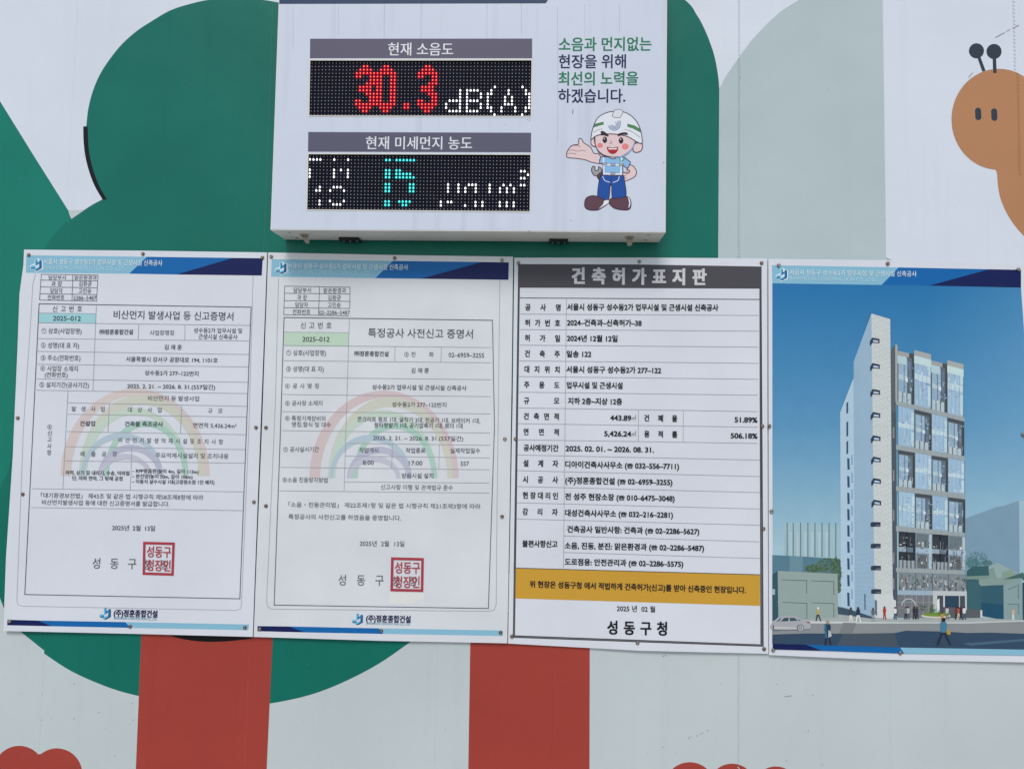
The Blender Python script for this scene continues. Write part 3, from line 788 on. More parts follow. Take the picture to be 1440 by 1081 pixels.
for (x, y, w, h_) in ((112, 650, 130, 76), (262, 655, 122, 76), (115, 768, 128, 98), (264, 770, 120, 94)):
    q(H, [(x, y), (x + w, y + 4), (x + w, y + 8), (x, y + 3)], 8, (88, 104, 108))
    q(H, [(x + w - 4, y + 8), (x + w, y + 8), (x + w, y + h_), (x + w - 4, y + h_)], 8, (96, 112, 116))
# right blocks
q(K5, [(225, 218), (440, 140), (480, 135), (575, 102), (578, 560), (225, 560)], 2, (120, 150, 172))
q(K5, [(575, 102), (609, 104), (609, 590), (580, 590)], 2, (152, 182, 196))
q(K5, [(255, 560), (400, 500), (440, 478), (565, 540), (500, 600), (420, 640), (255, 640)], 4, (140, 164, 166))
q(K5, [(390, 520), (420, 505), (440, 575), (395, 590)], 5, (122, 148, 140))
q(K5, [(470, 540), (520, 520), (560, 545), (520, 575), (475, 575)], 5, (128, 152, 140))
q(K5, [(258, 530), (290, 503), (390, 498), (392, 556), (258, 562)], 5, (60, 94, 100))
q(K5, [(258, 562), (392, 556), (392, 575), (258, 580)], 6, (118, 142, 138))
q(K5, [(255, 578), (332, 580), (345, 622), (350, 800), (255, 768)], 6, (62, 98, 108))
q(K5, [(330, 578), (590, 565), (590, 600), (345, 622), (330, 605)], 7, (128, 150, 148))
q(K5, [(345, 620), (480, 614), (482, 826), (350, 802)], 7.5, (56, 92, 108))
q(K5, [(345, 722), (480, 732), (482, 826), (350, 802)], 8, (42, 82, 106))
q(K5, [(480, 614), (590, 572), (598, 826), (482, 826)], 7.5, (130, 154, 158))
q(K5, [(508, 640), (572, 612), (573, 616), (508, 645)], 8, (92, 114, 118)); q(K5, [(568, 616), (573, 616), (573, 700), (568, 698)], 8, (92, 114, 118))
q(K5, [(508, 728), (572, 728), (572, 733), (508, 733)], 8, (92, 114, 118)); q(K5, [(568, 733), (573, 733), (573, 790), (568, 790)], 8, (92, 114, 118))
q(K5, [(480, 580), (600, 538), (609, 560), (609, 590), (590, 572)], 8, (70, 100, 100))
q(K5, [(596, 600), (610, 598), (612, 826), (598, 826)], 8.5, (46, 76, 92))
# forecourt, kerb, road
q(H, [(60, 866), (405, 850), (405, 832), (560, 848), (600, 856), (1140, 852), (1385, 862), (1385, 880), (60, 880)], 9, (158, 166, 168))
q(H, [(402, 792), (440, 800), (600, 850), (590, 856), (405, 832)], 9.5, (64, 84, 100))
q(H, [(60, 876), (400, 876), (900, 882), (1385, 872), (1389, 1022), (735, 1006), (255, 994), (60, 986)], 10, (132, 138, 142))
q(H, [(250, 868), (720, 874), (1100, 874), (1384, 864), (1384, 869), (1100, 880), (720, 880), (60, 880), (60, 874)], 10.5, (190, 198, 202))
q(H, [(60, 938), (240, 932), (470, 934), (700, 930), (760, 918), (960, 922), (1080, 930), (1200, 928), (1386, 934), (1388, 1022), (735, 1006), (255, 994), (60, 986)], 11, (56, 76, 98))
q(H, [(430, 935), (700, 931), (725, 1004), (400, 996)], 11.5, (72, 84, 98))
q(H, [(430, 876), (500, 878), (480, 932), (410, 932)], 11.5, (120, 124, 128))
q(H, [(1060, 985), (1386, 960), (1386, 972), (1100, 996)], 11.5, (74, 100, 124))
flat('printed_street', n4, pl, m_pic, d4)
# foliage of the picture
def foliage(name, fn, blobs, cols, ly, n, seed):
    r = random.Random(seed); out = []
    for k in range(n):
        cx, cy, rx, ry = r.choice(blobs)
        a = r.uniform(0, 6.28); rr = math.sqrt(r.random())
        x, y = cx + rx * rr * math.cos(a), cy + ry * rr * math.sin(a)
        s = r.uniform(2.5, 6.5)
        out.append(([fn(x + s * r.uniform(.6, 1.1) * math.cos(t), y + s * r.uniform(.5, .9) * math.sin(t)) for t in (0, 1.2, 2.4, 3.7, 5)], ly + (k % 12) * 0.12, r.choice(cols)))
    flat(name, n4, out, m_pic, d4, grid=None)
foliage('printed_trees', H, [(350, 575, 60, 38), (395, 590, 30, 55), (280, 592, 45, 22), (410, 640, 12, 80)], [(76, 102, 84), (86, 112, 90), (66, 92, 80), (98, 124, 98), (72, 96, 76)], 5.2, 900, 2)
foliage('printed_trees', K5, [(320, 455, 62, 42), (290, 480, 40, 30), (380, 480, 30, 15)], [(84, 124, 134), (72, 112, 122), (98, 136, 142), (80, 116, 112)], 3, 600, 3)
# tower
tw = []
def t(fn, pts, ly, c): tw.append((M(fn, pts), ly, c))
def lerp(a, b, k): return (a[0] + (b[0] - a[0]) * k, a[1] + (b[1] - a[1]) * k)
LB = [G(430, 850), G(503, 660), H(492, 812), H(418, 790)]
tw.append((LB, 6, (168, 194, 214)))
MB_ = [G(503, 575), G(600, 312), H(597, 852), H(492, 812)]
tw.append((MB_, 6, (146, 175, 198)))
for k in range(1, 60):                                   # fine courses on the side wall
    a, b = lerp(MB_[0], MB_[3], k / 60), lerp(MB_[1], MB_[2], k / 60)
    for s_ in strip([a, b], .35): tw.append((s_, 6.5, (132, 163, 188)))
for k in range(1, 34):
    a, b = lerp(LB[0], LB[3], k / 34), lerp(LB[1], LB[2], k / 34)
    for s_ in strip([a, b], .3): tw.append((s_, 6.5, (156, 184, 206)))
for y0, y1 in ((790, 850), (895, 975), (1000, 1070)):
    t(G, [(464, y0 + 8), (474, y0), (474, y1), (464, y1 + 6)], 7, (58, 84, 108))
for y in (15, 108, 195, 280, 365, 450, 538, 625, 718):
    h_ = 60 if y < 700 else 72
    t(H, [(452, y), (464, y + 2), (466, y + h_), (454, y + h_)], 7, (58, 80, 108))
    t(H, [(474, y - 18), (480, y - 16), (481, y + 36), (475, y + 34)], 7, (112, 150, 186))
t(H, [(542, 725), (548, 726), (549, 810), (543, 808)], 7, (66, 90, 118))
FT = [G(600, 312), G(702, 343), H(692, 858), H(597, 850)]
tw.append((FT, 7, (192, 200, 203)))
rr = random.Random(8)
nr = 62
for i in range(nr):
    for j in range(5):
        k0, k1 = i / nr, (i + 1) / nr
        off = 0.5 / nr if j % 2 else 0
        A0 = lerp(lerp(FT[0], FT[3], k0 + off), lerp(FT[1], FT[2], k0 + off), j / 5 + .012)
        A1 = lerp(lerp(FT[0], FT[3], k0 + off), lerp(FT[1], FT[2], k0 + off), (j + 1) / 5 - .012)
        if k0 + off < .995:
            for s_ in strip([A0, A1], .4): tw.append((s_, 7.5, (164, 172, 178)))
        if i % 2 == 0 and j:
            for s_ in strip([lerp(lerp(FT[0], FT[1], j / 5), lerp(FT[3], FT[2], j / 5), k0), lerp(lerp(FT[0], FT[1], j / 5), lerp(FT[3], FT[2], j / 5), k1)], .35): tw.append((s_, 7.6, (168, 176, 181)))
for y in (478.7, 514.7, 551, 583.3, 616, 645.9, 676, 706.3, 737.1, 767.4, 798.3, 831.3):
    dk = (52, 64, 80)
    lo = y > 730
    x = 1225.6 + (y - 440) * .0095
    tw.append(([(x - 2.8, y + 1), (x + .6, y - 4.2), (x + .6, y + 4.6), (x - 2.6, y + 7.5)] if not lo else [(x - 4.2, y - 2.5), (x + .2, y - 3.6), (x + .2, y + 3.2), (x - 4.2, y + 3.2)], 8, dk))
    tw.append(([(x + .6, y - 4.2), (x + 11, y - 2.2), (x + 11, y + 4), (x + .6, y + 3.2)] if not lo else [(x + .2, y - 3.6), (x + 9.8, y - 3.2), (x + 9.8, y + 3.2), (x + .2, y + 3.2)], 8, dk))
    tw.append(([(x + 1.8, y - .8), (x + 9, y + .2), (x + 9, y + 2.6), (x + 1.8, y + 1.8)] if not lo else [(x + 3, y + .2), (x + 9, y + .4), (x + 9, y + 2.4), (x + 3, y + 2.2)], 8.5, (174, 196, 220) if not lo else (96, 108, 116)))
t(K3, [(375, 800), (545, 800), (550, 845), (572, 850), (575, 990), (470, 1015), (405, 1000), (403, 850), (380, 845)], 8, (196, 203, 205))
t(K3, [(383, 848), (402, 852), (403, 990), (386, 975)], 8.5, (84, 108, 128))
# dark recess beside the tile tower
t(K1, [(596, 446), (640, 390), (648, 1080), (600, 1080)], 6, (88, 98, 104))
tw.append(([(1253.2, 579), (1260.2, 579), (1262.2, 866), (1256, 866)], 6, (78, 88, 96)))
for y in (600, 660, 716, 776, 812, 842): tw.append(([(1255.5, y), (1257.8, y + 1), (1257.8, y + 16), (1255.5, y + 16)], 6.5, (126, 134, 138)))
t(K1, [(640, 390), (662, 392), (664, 975), (642, 975)], 7, (160, 165, 166))
XC = [(1261.8, 1264.5), (1285.2, 1288.2), (1309.2, 1311.8), (1331.8, 1334.4), (1354.6, 1359.4)]
def colx(j, v): a, b = XC[j]; return a + (b - a) * (v - 500) / 370.0
def band(yL, yR): return lambda u: yL + (yR - yL) * (u - 1260) / 95.0
BA0, BA1 = band(563, 586), band(569, 592.5)
BB0, BB1 = band(625, 641), band(632, 647.5)
BC0, BC1 = band(683, 694), band(690, 701.5)
BD0, BD1 = band(739, 748.5), band(746.5, 754)
BE0, BE1 = band(798, 802), band(804, 807.5)
BF0, BF1 = band(829.5, 831), band(836, 837)
def cell(j, top, bot, fx0=0.0, fx1=1.0, fy0=0.0, fy1=1.0, ly=8, c=(0, 0, 0)):
    def pt(fx, fy):
        vm = (top(1300) + bot(1300)) / 2
        u = colx(j, vm) + (colx(j + 1, vm) - colx(j, vm)) * fx
        return (u, top(u) + (bot(u) - top(u)) * fy)
    tw.append(([pt(fx0, fy0), pt(fx1, fy0), pt(fx1, fy1), pt(fx0, fy1)], ly, c))
def proud(j, top, bot, r):
    g0 = mixc((146, 178, 206), (168, 196, 216), r.random())
    cell(j, top, bot, ly=8, c=tuple(int(x) for x in g0))
    cell(j, top, bot, 0, 1, .42, .54, 9, (186, 208, 220))
    for k in range(1, 4): cell(j, top, bot, k / 4 - .012, k / 4 + .012, 0, 1, 9.5, (140, 170, 196))
    cell(j, top, bot, .80, .97, .10, .40, 9, (182, 208, 222)); cell(j, top, bot, .80, .97, .60, .97, 9, (182, 208, 222))
    for k in range(5):
        x = r.uniform(.05, .75); y = r.choice((.33, .36, .90)); cell(j, top, bot, x, x + r.uniform(.03, .08), y, y + r.uniform(.04, .08), 10, (196, 214, 226))
    cell(j, top, bot, .97, 1, 0, 1, 10.5, (96, 112, 124)); cell(j, top, bot, 0, .03, 0, 1, 10.5, (112, 130, 144))
def recess(j, top, bot, r):
    cell(j, top, bot, ly=8, c=(96, 108, 119))
    cell(j, top, bot, .06, .62, .12, .46, 9, (146, 173, 197)); cell(j, top, bot, .06, .58, .50, .80, 9, (140, 167, 191))
    cell(j, top, bot, .06, .60, .46, .56, 9.5, (172, 194, 206))
    cell(j, top, bot, .62, .80, .18, .60, 9, (98, 118, 138)); cell(j, top, bot, .38, .42, .12, .80, 10, (84, 100, 116))
    cell(j, top, bot, .60, .64, .10, .84, 10, (68, 80, 94)); cell(j, top, bot, .50, .62, .50, .58, 10.5, (214, 226, 232))
    for k in range(3): cell(j, top, bot, .06 + k * .27, .27 + k * .27, .80, 1.0, 10, (172, 190, 200))
    cell(j, top, bot, .88, 1, 0, 1, 10.5, (66, 72, 80)); cell(j, top, bot, 0, .05, 0, 1, 10.5, (100, 108, 114))
    cell(j, top, bot, 0, 1, 0, .09, 10.7, (74, 80, 86))
rr = random.Random(3)
T1, T2, T3, T4 = (lambda u: 493 + (u - 1262) * .21), (lambda u: 491.8 + (u - 1285) * .26), (lambda u: 506.4 + (u - 1309) * .25), (lambda u: 505.7 + (u - 1331) * .27)
for j, T in enumerate((T1, T2, T3, T4)):
    (proud if j in (1, 3) else recess)(j, T, BA0, rr)
    if j not in (1, 3):
        cell(j, T, BA0, 0, .70, 0, .09, 11, (152, 158, 160)); cell(j, T, BA0, 0, .55, .09, .25, 11, (172, 198, 208))
    else:
        cell(j, T, BA0, 0, 1, 0, .10, 11, (158, 164, 166)); cell(j, T, BA0, 0, 1, .10, .24, 11, (186, 210, 214))
for j in range(4):
    (proud if j in (0, 2) else recess)(j, BA1, BB0, rr)
    (proud if j in (1, 3) else recess)(j, BB1, BC0, rr)
    (proud if j in (0, 2) else recess)(j, BC1, BD0, rr)
for (t0, t1) in ((BA0, BA1), (BB0, BB1), (BC0, BC1), (BD0, BD1), (BE0, BE1)):
    tw.append(([(1260, t0(1260)), (1356.2, t0(1356.2)), (1356.6, t1(1356)), (1260, t1(1260))], 11.2, (150, 161, 166)))
    for k in range(1, 12):
        u = 1260 + 96 * k / 12; tw.append(([(u, t0(u)), (u + .35, t0(u)), (u + .35, t1(u)), (u, t1(u))], 11.6, (124, 136, 142)))
for j in range(4):
    if j in (0, 2):
        cell(j, BD1, BE0, ly=8, c=(54, 59, 68))
        cell(j, BD1, BE0, 0, .45, .42, .55, 9, (146, 164, 180)); cell(j, BD1, BE0, .5, .85, .42, .55, 9, (104, 120, 134))
        cell(j, BD1, BE0, .46, .50, 0, 1, 10, (26, 30, 38)); cell(j, BD1, BE0, .05, .4, .1, .3, 9, (62, 66, 74)); cell(j, BD1, BE0, .05, .18, .34, .38, 9.5, (170, 176, 176))
        for k in range(4): cell(j, BD1, BE0, .04 + k * .24, .22 + k * .24, .78, 1, 10, (148, 158, 166))
    else:
        cell(j, BD1, BE0, ly=8, c=(128, 146, 158))
        cell(j, BD1, BE0, .05, .8, .02, .38, 9, (104, 118, 126)); cell(j, BD1, BE0, 0, 1, .42, .56, 9.5, (158, 180, 200))
        cell(j, BD1, BE0, .1, .7, .6, .98, 9, (96, 104, 112)); cell(j, BD1, BE0, .8, .95, .02, .98, 9.8, (170, 190, 204))
        for k in range(9):
            x, y = rr.uniform(.05, .7), rr.choice((.25, .30, .7, .8)); cell(j, BD1, BE0, x, x + rr.uniform(.04, .14), y, y + rr.uniform(.05, .1), 10, rr.choice([(186, 192, 196), (70, 76, 84), (132, 120, 104), (206, 212, 216)]))
    cell(j, BE1, BF0, ly=8, c=(122, 136, 146))
    for k in range(46):
        x, y = rr.uniform(0, .94), rr.uniform(.1, .9); cell(j, BE1, BF0, x, x + rr.uniform(.03, .10), y, y + rr.uniform(.05, .22), 9 + (k % 6) * .2, rr.choice([(110, 116, 120), (90, 94, 100), (156, 164, 168), (186, 194, 200), (108, 104, 96), (84, 92, 88), (142, 126, 118)]))
    cell(j, BE1, BF0, .98, 1, 0, 1, 10.5, (84, 92, 98)); cell(j, BE1, BF0, 0, .02, 0, 1, 10.5, (84, 92, 98))
tw.append(([(1262, 829.5), (1312, 830.3), (1312, 836.6), (1262, 836)], 11.2, (150, 172, 190)))
tw.append(([(1312, 830.3), (1359.5, 831), (1359.7, 857), (1357, 857), (1357, 837.4), (1318, 837), (1318, 857), (1312, 857)], 11.2, (182, 190, 194)))
tw.append(([(1262, 836), (1312, 836.6), (1312, 868), (1262, 868)], 8, (112, 116, 124)))
for x in (1272, 1282, 1288.5, 1298, 1306): tw.append(([(x, 836.4), (x + .7, 836.4), (x + .7, 866), (x, 866)], 9, (150, 156, 162)))
for y in (846, 854): tw.append(([(1262, y), (1312, y), (1312, y + .6), (1262, y + .6)], 9.4, (148, 154, 160)))
for s_ in strip(circle(1277.8, 851, 9.5, 9.5, 16, 180, 360), 1.2): tw.append((s_, 9.9, (184, 190, 194)))
tw.append(([(1318, 837), (1357, 837.4), (1357, 868), (1318, 868)], 8, (74, 80, 90)))
tw.append(([(1329, 838), (1348, 838), (1348, 853), (1329, 853)], 9, (50, 72, 94)))
tw.append(([(1326.5, 837.2), (1328.6, 837.2), (1328.6, 853), (1326.5, 853)], 9.4, (196, 202, 206)))
tw.append(([(1348.6, 837.4), (1350, 837.4), (1350, 857), (1348.6, 857)], 9.4, (170, 176, 180)))
tw.append(([(1318, 843), (1321, 841), (1321.5, 862), (1318, 864)], 9.8, (214, 220, 222)))
tw.append(([(1327, 853), (1380, 857), (1381, 868), (1327, 868)], 10.9, (88, 94, 100)))
tw.append(([(1378.6, 857.5), (1381.3, 857.5), (1381.3, 868), (1378.6, 868)], 11.3, (198, 204, 206)))
tw.append((circle(1316, 865.5, 21, 3.4, 20), 11.5, (196, 192, 176)))
tw.append((circle(1316.5, 863.4, 19.5, 3.0, 20), 11.8, (110, 136, 66)))
# reflections and rooms seen through the glass: many small slips of tone
rr = random.Random(21)
for k in range(620):
    j = rr.randrange(4); (a_, b_) = rr.choice(((BA1, BB0), (BB1, BC0), (BC1, BD0), (BD1, BE0), ((T1, T2, T3, T4)[j], BA0)))
    x, y = rr.uniform(.04, .92), rr.uniform(.12, .96)
    dark = a_ is BD1
    base_c = rr.choice([(96, 108, 118), (66, 72, 80), (128, 140, 150), (158, 166, 170), (84, 88, 94)]) if dark else rr.choice([(134, 166, 194), (178, 202, 219), (160, 188, 210), (118, 146, 170), (190, 208, 218), (150, 178, 200)])
    tall = rr.random() < .5
    w_, h_ = (rr.uniform(.012, .03), rr.uniform(.05, .2)) if tall else (rr.uniform(.05, .16), rr.uniform(.012, .03))
    cell(j, a_, b_, x, min(.97, x + w_), y, min(.99, y + h_), 10.1 + (k % 5) * .12, base_c)
flat('printed_tower', n4, tw, m_pic, d4)
foliage('printed_planter_shrubs', K3, [(810, 918, 34, 30), (905, 918, 32, 30), (890, 945, 28, 22), (960, 960, 22, 24)], [(72, 100, 62), (92, 120, 76), (56, 84, 52)], 12, 150, 6)
# car
cr = []
def c_(pts, ly, c): cr.append((M(K4, pts), ly, c))
c_([(48, 770), (420, 758), (400, 740), (48, 748)], 12, (92, 100, 112))
c_(smooth_curve([(48, 675), (70, 660), (110, 628), (180, 615), (270, 618), (330, 640), (380, 662), (425, 676), (432, 700), (428, 735), (380, 752), (48, 752)]), 12.4, (160, 163, 172))
c_([(48, 724), (290, 732), (290, 745), (48, 745)], 12.8, (186, 186, 186))
c_([(82, 672), (122, 640), (138, 634), (118, 674)], 12.8, (96, 118, 134))
c_([(130, 672), (165, 636), (212, 634), (204, 670)], 12.8, (58, 80, 88))
c_([(220, 634), (268, 636), (302, 664), (222, 670)], 12.8, (60, 84, 92))
c_([(302, 648), (332, 660), (318, 666)], 12.8, (50, 62, 74))
c_([(385, 676), (424, 678), (422, 692), (400, 688)], 12.8, (150, 62, 74))
cr.append((M(K4, circle(328, 738, 36, 36, 24)), 13, (72, 78, 90)))
cr.append((M(K4, circle(330, 740, 29, 31, 24)), 13.3, (170, 172, 176)))
cr.append((M(K4, circle(330, 740, 18, 20, 20)), 13.6, (128, 130, 136)))
cr.append((M(K4, circle(330, 740, 6, 6, 10)), 13.9, (196, 198, 200)))
c_([(48, 706), (62, 716), (62, 745), (48, 752)], 13, (80, 84, 92))
flat('printed_car', n4, cr, m_pic, d4, grid=None)
# people of the picture
pp = []
def person(fn, x, y0, y1, top, legs, head=(70, 52, 46), stride=0.0, bag=None, lean=0.0):
    H_ = y1 - y0; w = H_ * .125; pp.append([]); r = H_ * .075
    P_ = lambda pts: M(fn, pts)
    pp[-1].append((P_([(x + r * math.cos(a) + lean * 3, y0 + r * 1.1 + r * 1.1 * math.sin(a)) for a in [i * .785 for i in range(8)]]), 14.4, head))
    pp[-1].append((P_([(x - w * .9 + lean * 2, y0 + H_ * .17), (x - w * .3 + lean * 3, y0 + H_ * .13), (x + w * .5 + lean * 3, y0 + H_ * .14), (x + w + lean, y0 + H_ * .22), (x + w * .95, y0 + H_ * .42), (x + w * .6, y0 + H_ * .54), (x - w * .7, y0 + H_ * .54), (x - w * 1.05, y0 + H_ * .38)]), 14, top))
    s = stride * H_
    pp[-1].append((P_([(x - w * .7, y0 + H_ * .52), (x + w * .1, y0 + H_ * .54), (x - s * .5 + w * .1, y0 + H_ * .78), (x - s + w * .2, y1), (x - s - w * .5, y1), (x - s * .6 - w * .5, y0 + H_ * .76)]), 13.6, legs))
    pp[-1].append((P_([(x - w * .1, y0 + H_ * .54), (x + w * .65, y0 + H_ * .52), (x + s * .5 + w * .6, y0 + H_ * .76), (x + s + w * .8, y1), (x + s + w * .1, y1), (x + s * .5, y0 + H_ * .78)]), 13.2, legs))
    if bag: pp[-1].append((P_([(x + w * 1.0, y0 + H_ * .45), (x + w * 2.1, y0 + H_ * .47), (x + w * 2.0, y0 + H_ * .62), (x + w * .9, y0 + H_ * .6)]), 14.6, bag))
WH, DKP = (206, 210, 212), (52, 56, 66)
person(K4, 508, 527, 668, (168, 160, 110), DKP, (216, 218, 214), .13)
person(K4, 840, 527, 680, (66, 76, 92), WH, stride=.06)
person(K4, 914, 524, 682, (46, 60, 92), WH, stride=.12)
person(K4, 1066, 534, 674, (96, 104, 112), (146, 150, 154), stride=.06)
person(K4, 604, 660, 916, (44, 66, 84), (48, 54, 66), (150, 140, 120), .07)
c2 = M(K4, [(572, 700), (590, 712), (598, 840), (578, 842)]); pp[-1].append((c2, 14.8, (52, 108, 148)))
pp[-1].append((M(K4, [(612, 760), (632, 770), (648, 820), (610, 838)]), 14.8, (172, 178, 182)))
for x, top, legs in ((470, (168, 66, 66), (150, 62, 62)), (565, WH, (60, 84, 110)), (660, (120, 124, 130), DKP), (680, (176, 180, 184), (90, 96, 104)), (735, DKP, DKP), (760, (64, 66, 76), DKP), (1030, (178, 182, 184), (108, 110, 110)), (1113, (122, 58, 58), DKP), (1132, (164, 108, 92), (190, 176, 160)), (1152, (58, 54, 66), DKP), (1183, WH, (74, 92, 118))):
    person(K3, x, 902 + (x % 7), 1020 + (x % 5), top, legs, stride=.05)
person(K3, 985, 955, 1060, (176, 138, 96), (150, 120, 92), stride=.03)
person(H, 1322, 802, 862, (196, 170, 148), WH, (190, 160, 130), .03)
person(K5, 116, 812, 980, (70, 122, 148), (46, 52, 64), (52, 48, 48), .20, (176, 140, 66))
for one in pp: flat('printed_person', n4, one, m_pic, d4, grid=None)
flat('footer_band', n4, [[(1086.7, 904.6), (1133.8, 906), (1156.3, 914.6), (1086.7, 912.6)]], ink(NAVY), d4, layer=12)
flat('footer_band', n4, [[(1133.8, 906), (1265.7, 910), (1271.9, 918.6), (1156.3, 914.6)]], ink(MIDB), d4, layer=12)
flat('footer_band', n4, [[(1265.7, 910), (1443.5, 913), (1443.5, 921.2), (1271.9, 918.6)]], ink(LIGHTB), d4, layer=12)
screws(n4, [(1095, 373), (1248.5, 370.5), (1432, 379), (1081.8, 599), (1085, 718.7), (1087.5, 913.5), (1266, 917.5), (1439, 611)], lambda u, v: d4(u, v) + .0012)

# ------------------------------------------------------------------ electronic display box
FD = 0.100       # front face stands 10 cm off the hoarding
LID = 0.045
tlw, trw, brw, blw = P(392.3, -70, FD), P(938.4, -72, FD), P(935.7, 326.5, FD), P(383.2, 323.4, FD)
xl, xr = (tlw.x + blw.x) / 2, (trw.x + brw.x) / 2
zt = tlw.z; zb = (brw.z + blw.z) / 2
BX = empty('display_box', (0.5 * (xl + xr), 0.0, zb), 'white wall box with two LED readouts of noise and dust levels', 'electronic sign')
m_box = mat('white_powder_coat', (206, 208, 208), rough=0.35, mottle=0.05, scale=8, streak=0.03)
m_face = mat('white_face_vinyl', (194, 203, 221), rough=0.34, mottle=0.04, streak=0.11, scale=4, specks=0.03)
def bev_box(name, x0, x1, y0, y1, z0, z1, m, parent, bev=0.0015, seg=2):
    bm = bmesh.new()
    v, f = box_mesh(x0, x1, y0, y1, z0, z1)
    vs = [bm.verts.new(p) for p in v]
    for q_ in f: bm.faces.new([vs[i] for i in q_])
    bmesh.ops.recalc_face_normals(bm, faces=bm.faces[:])
    bmesh.ops.bevel(bm, geom=bm.edges[:], offset=bev, segments=seg, affect='EDGES', profile=.5)
    me = bpy.data.meshes.new(name); bm.to_mesh(me); bm.free()
    me.materials.append(m); me.update()
    return put(bpy.data.objects.new(name, me), parent)
bev_box('cabinet', xl, xr, -(FD - LID), -0.004, zb, zt, m_box, BX)
# door: a rim whose front is the cut face plate; its inside is hollow so the screens sit in real openings
def door_mesh():
    y0, y1 = -FD, -(FD - LID) - .0008
    t_ = .004
    V, Fc = [], []
    for (a, b2, c, d) in ((xl - .0004, xr + .0004, zb - .0004, zb + t_), (xl - .0004, xr + .0004, zt - t_, zt), (xl - .0004, xl + t_, zb + t_, zt - t_), (xr - t_, xr + .0004, zb + t_, zt - t_)):
        v, f = box_mesh(a, b2, y0, y1, c, d)
        k = len(V); V += v; Fc += [tuple(i + k for i in q_) for q_ in f]
    return V, Fc
V, Fc = door_mesh()
lid = mesh_obj('door', V, Fc, m_box, BX)
dF = lambda u, v: FD + 0.0002
# face vinyl, cut round the two screens so that they sit in real openings
bw = 2.2
fq = [P(392.3, -70, FD), None]
def px(p):
    c = R.transposed() @ (Vector(p) - CAM)
    return (720 + F * c.x / -c.z, 540.5 - F * c.y / -c.z)
outl = [px((xl + .002, -FD, zt - .002)), px((xr - .002, -FD, zt - .002)), px((xr - .002, -FD, zb + .002)), px((xl + .002, -FD, zb + .002))]
s1 = [(435.6, 84.6), (748.2, 84.4), (747.0, 164.0), (434.2, 163.2)]
s2 = [(433.1, 216.2), (746.6, 217.2), (745.5, 297.9), (431.2, 295.2)]
# ring of quads round the screens
def rowpt(P0, P1, t_): return lerp(P0, P1, t_)
L0, L3 = outl[0], outl[3]; R0, R3 = outl[1], outl[2]
def eL(v): return lerp(L0, L3, (v - L0[1]) / (L3[1] - L0[1]))
def eR(v): return lerp(R0, R3, (v - R0[1]) / (R3[1] - R0[1]))
face = [
    [L0, R0, eR(84.4), s1[1], s1[0], eL(84.6)],
    [eL(84.6), s1[0], s1[3], eL(163.2)], [s1[1], eR(84.4), eR(164), s1[2]],
    [eL(163.2), s1[3], s1[2], eR(164), eR(217.2), s2[1], s2[0], eL(216.2)],
    [eL(216.2), s2[0], s2[3], eL(295.2)], [s2[1], eR(217.2), eR(297.9), s2[2]],
    [eL(295.2), s2[3], s2[2], eR(297.9), R3, L3]]
flat('face_panel', BX, face, m_face, dF, layer=2, grid=None)
flat('name_band', BX, [[(393.5, -60), (800, -60), (771, 0), (767.5, 5.2), (392.6, 6.0)]], ink((50, 68, 94)), dF, layer=3, grid=None)
flat('title_bar', BX, [[(436.1, 54.8), (748.3, 54.6), (748.3, 82.3), (435.8, 82.3)]], ink((92, 90, 108)), dF, layer=3, grid=None)
flat('title_bar', BX, [[(433.4, 185.8), (746.9, 186.9), (746.7, 214.4), (433.1, 213.6)]], ink((88, 88, 108)), dF, layer=3, grid=None)
R1 = Z(370, 0, 3.6); R2 = Z(370, 170, 3.6); R3_ = Z(740, 0, 4.8)
text('title_text', BX, '현재 소음도', R1(633, 250), R1(962, 250), 65 / 3.6, ink((212, 214, 224)), dF, layer=5, bold=0.008)
text('title_text', BX, '현재 미세먼지 농도', R2(520, 112), R2(1058, 113), 65 / 3.6, ink((212, 214, 224)), dF, layer=5, bold=0.008)
GR, NV = (32, 116, 86), (32, 42, 86)
for st, a, b, c in (('소음과 먼지없는', (220, 301), (845, 298), GR), ('현장을 위해', (220, 417), (672, 415), NV), ('최선의 노력을', (218, 532), (755, 530), GR), ('하겠습니다.', (217, 648), (668, 648), NV)):
    text('slogan_text', BX, st, R3_(*a), R3_(*b), 92 / 4.8, ink(c), dF, layer=4, bold=0.016)

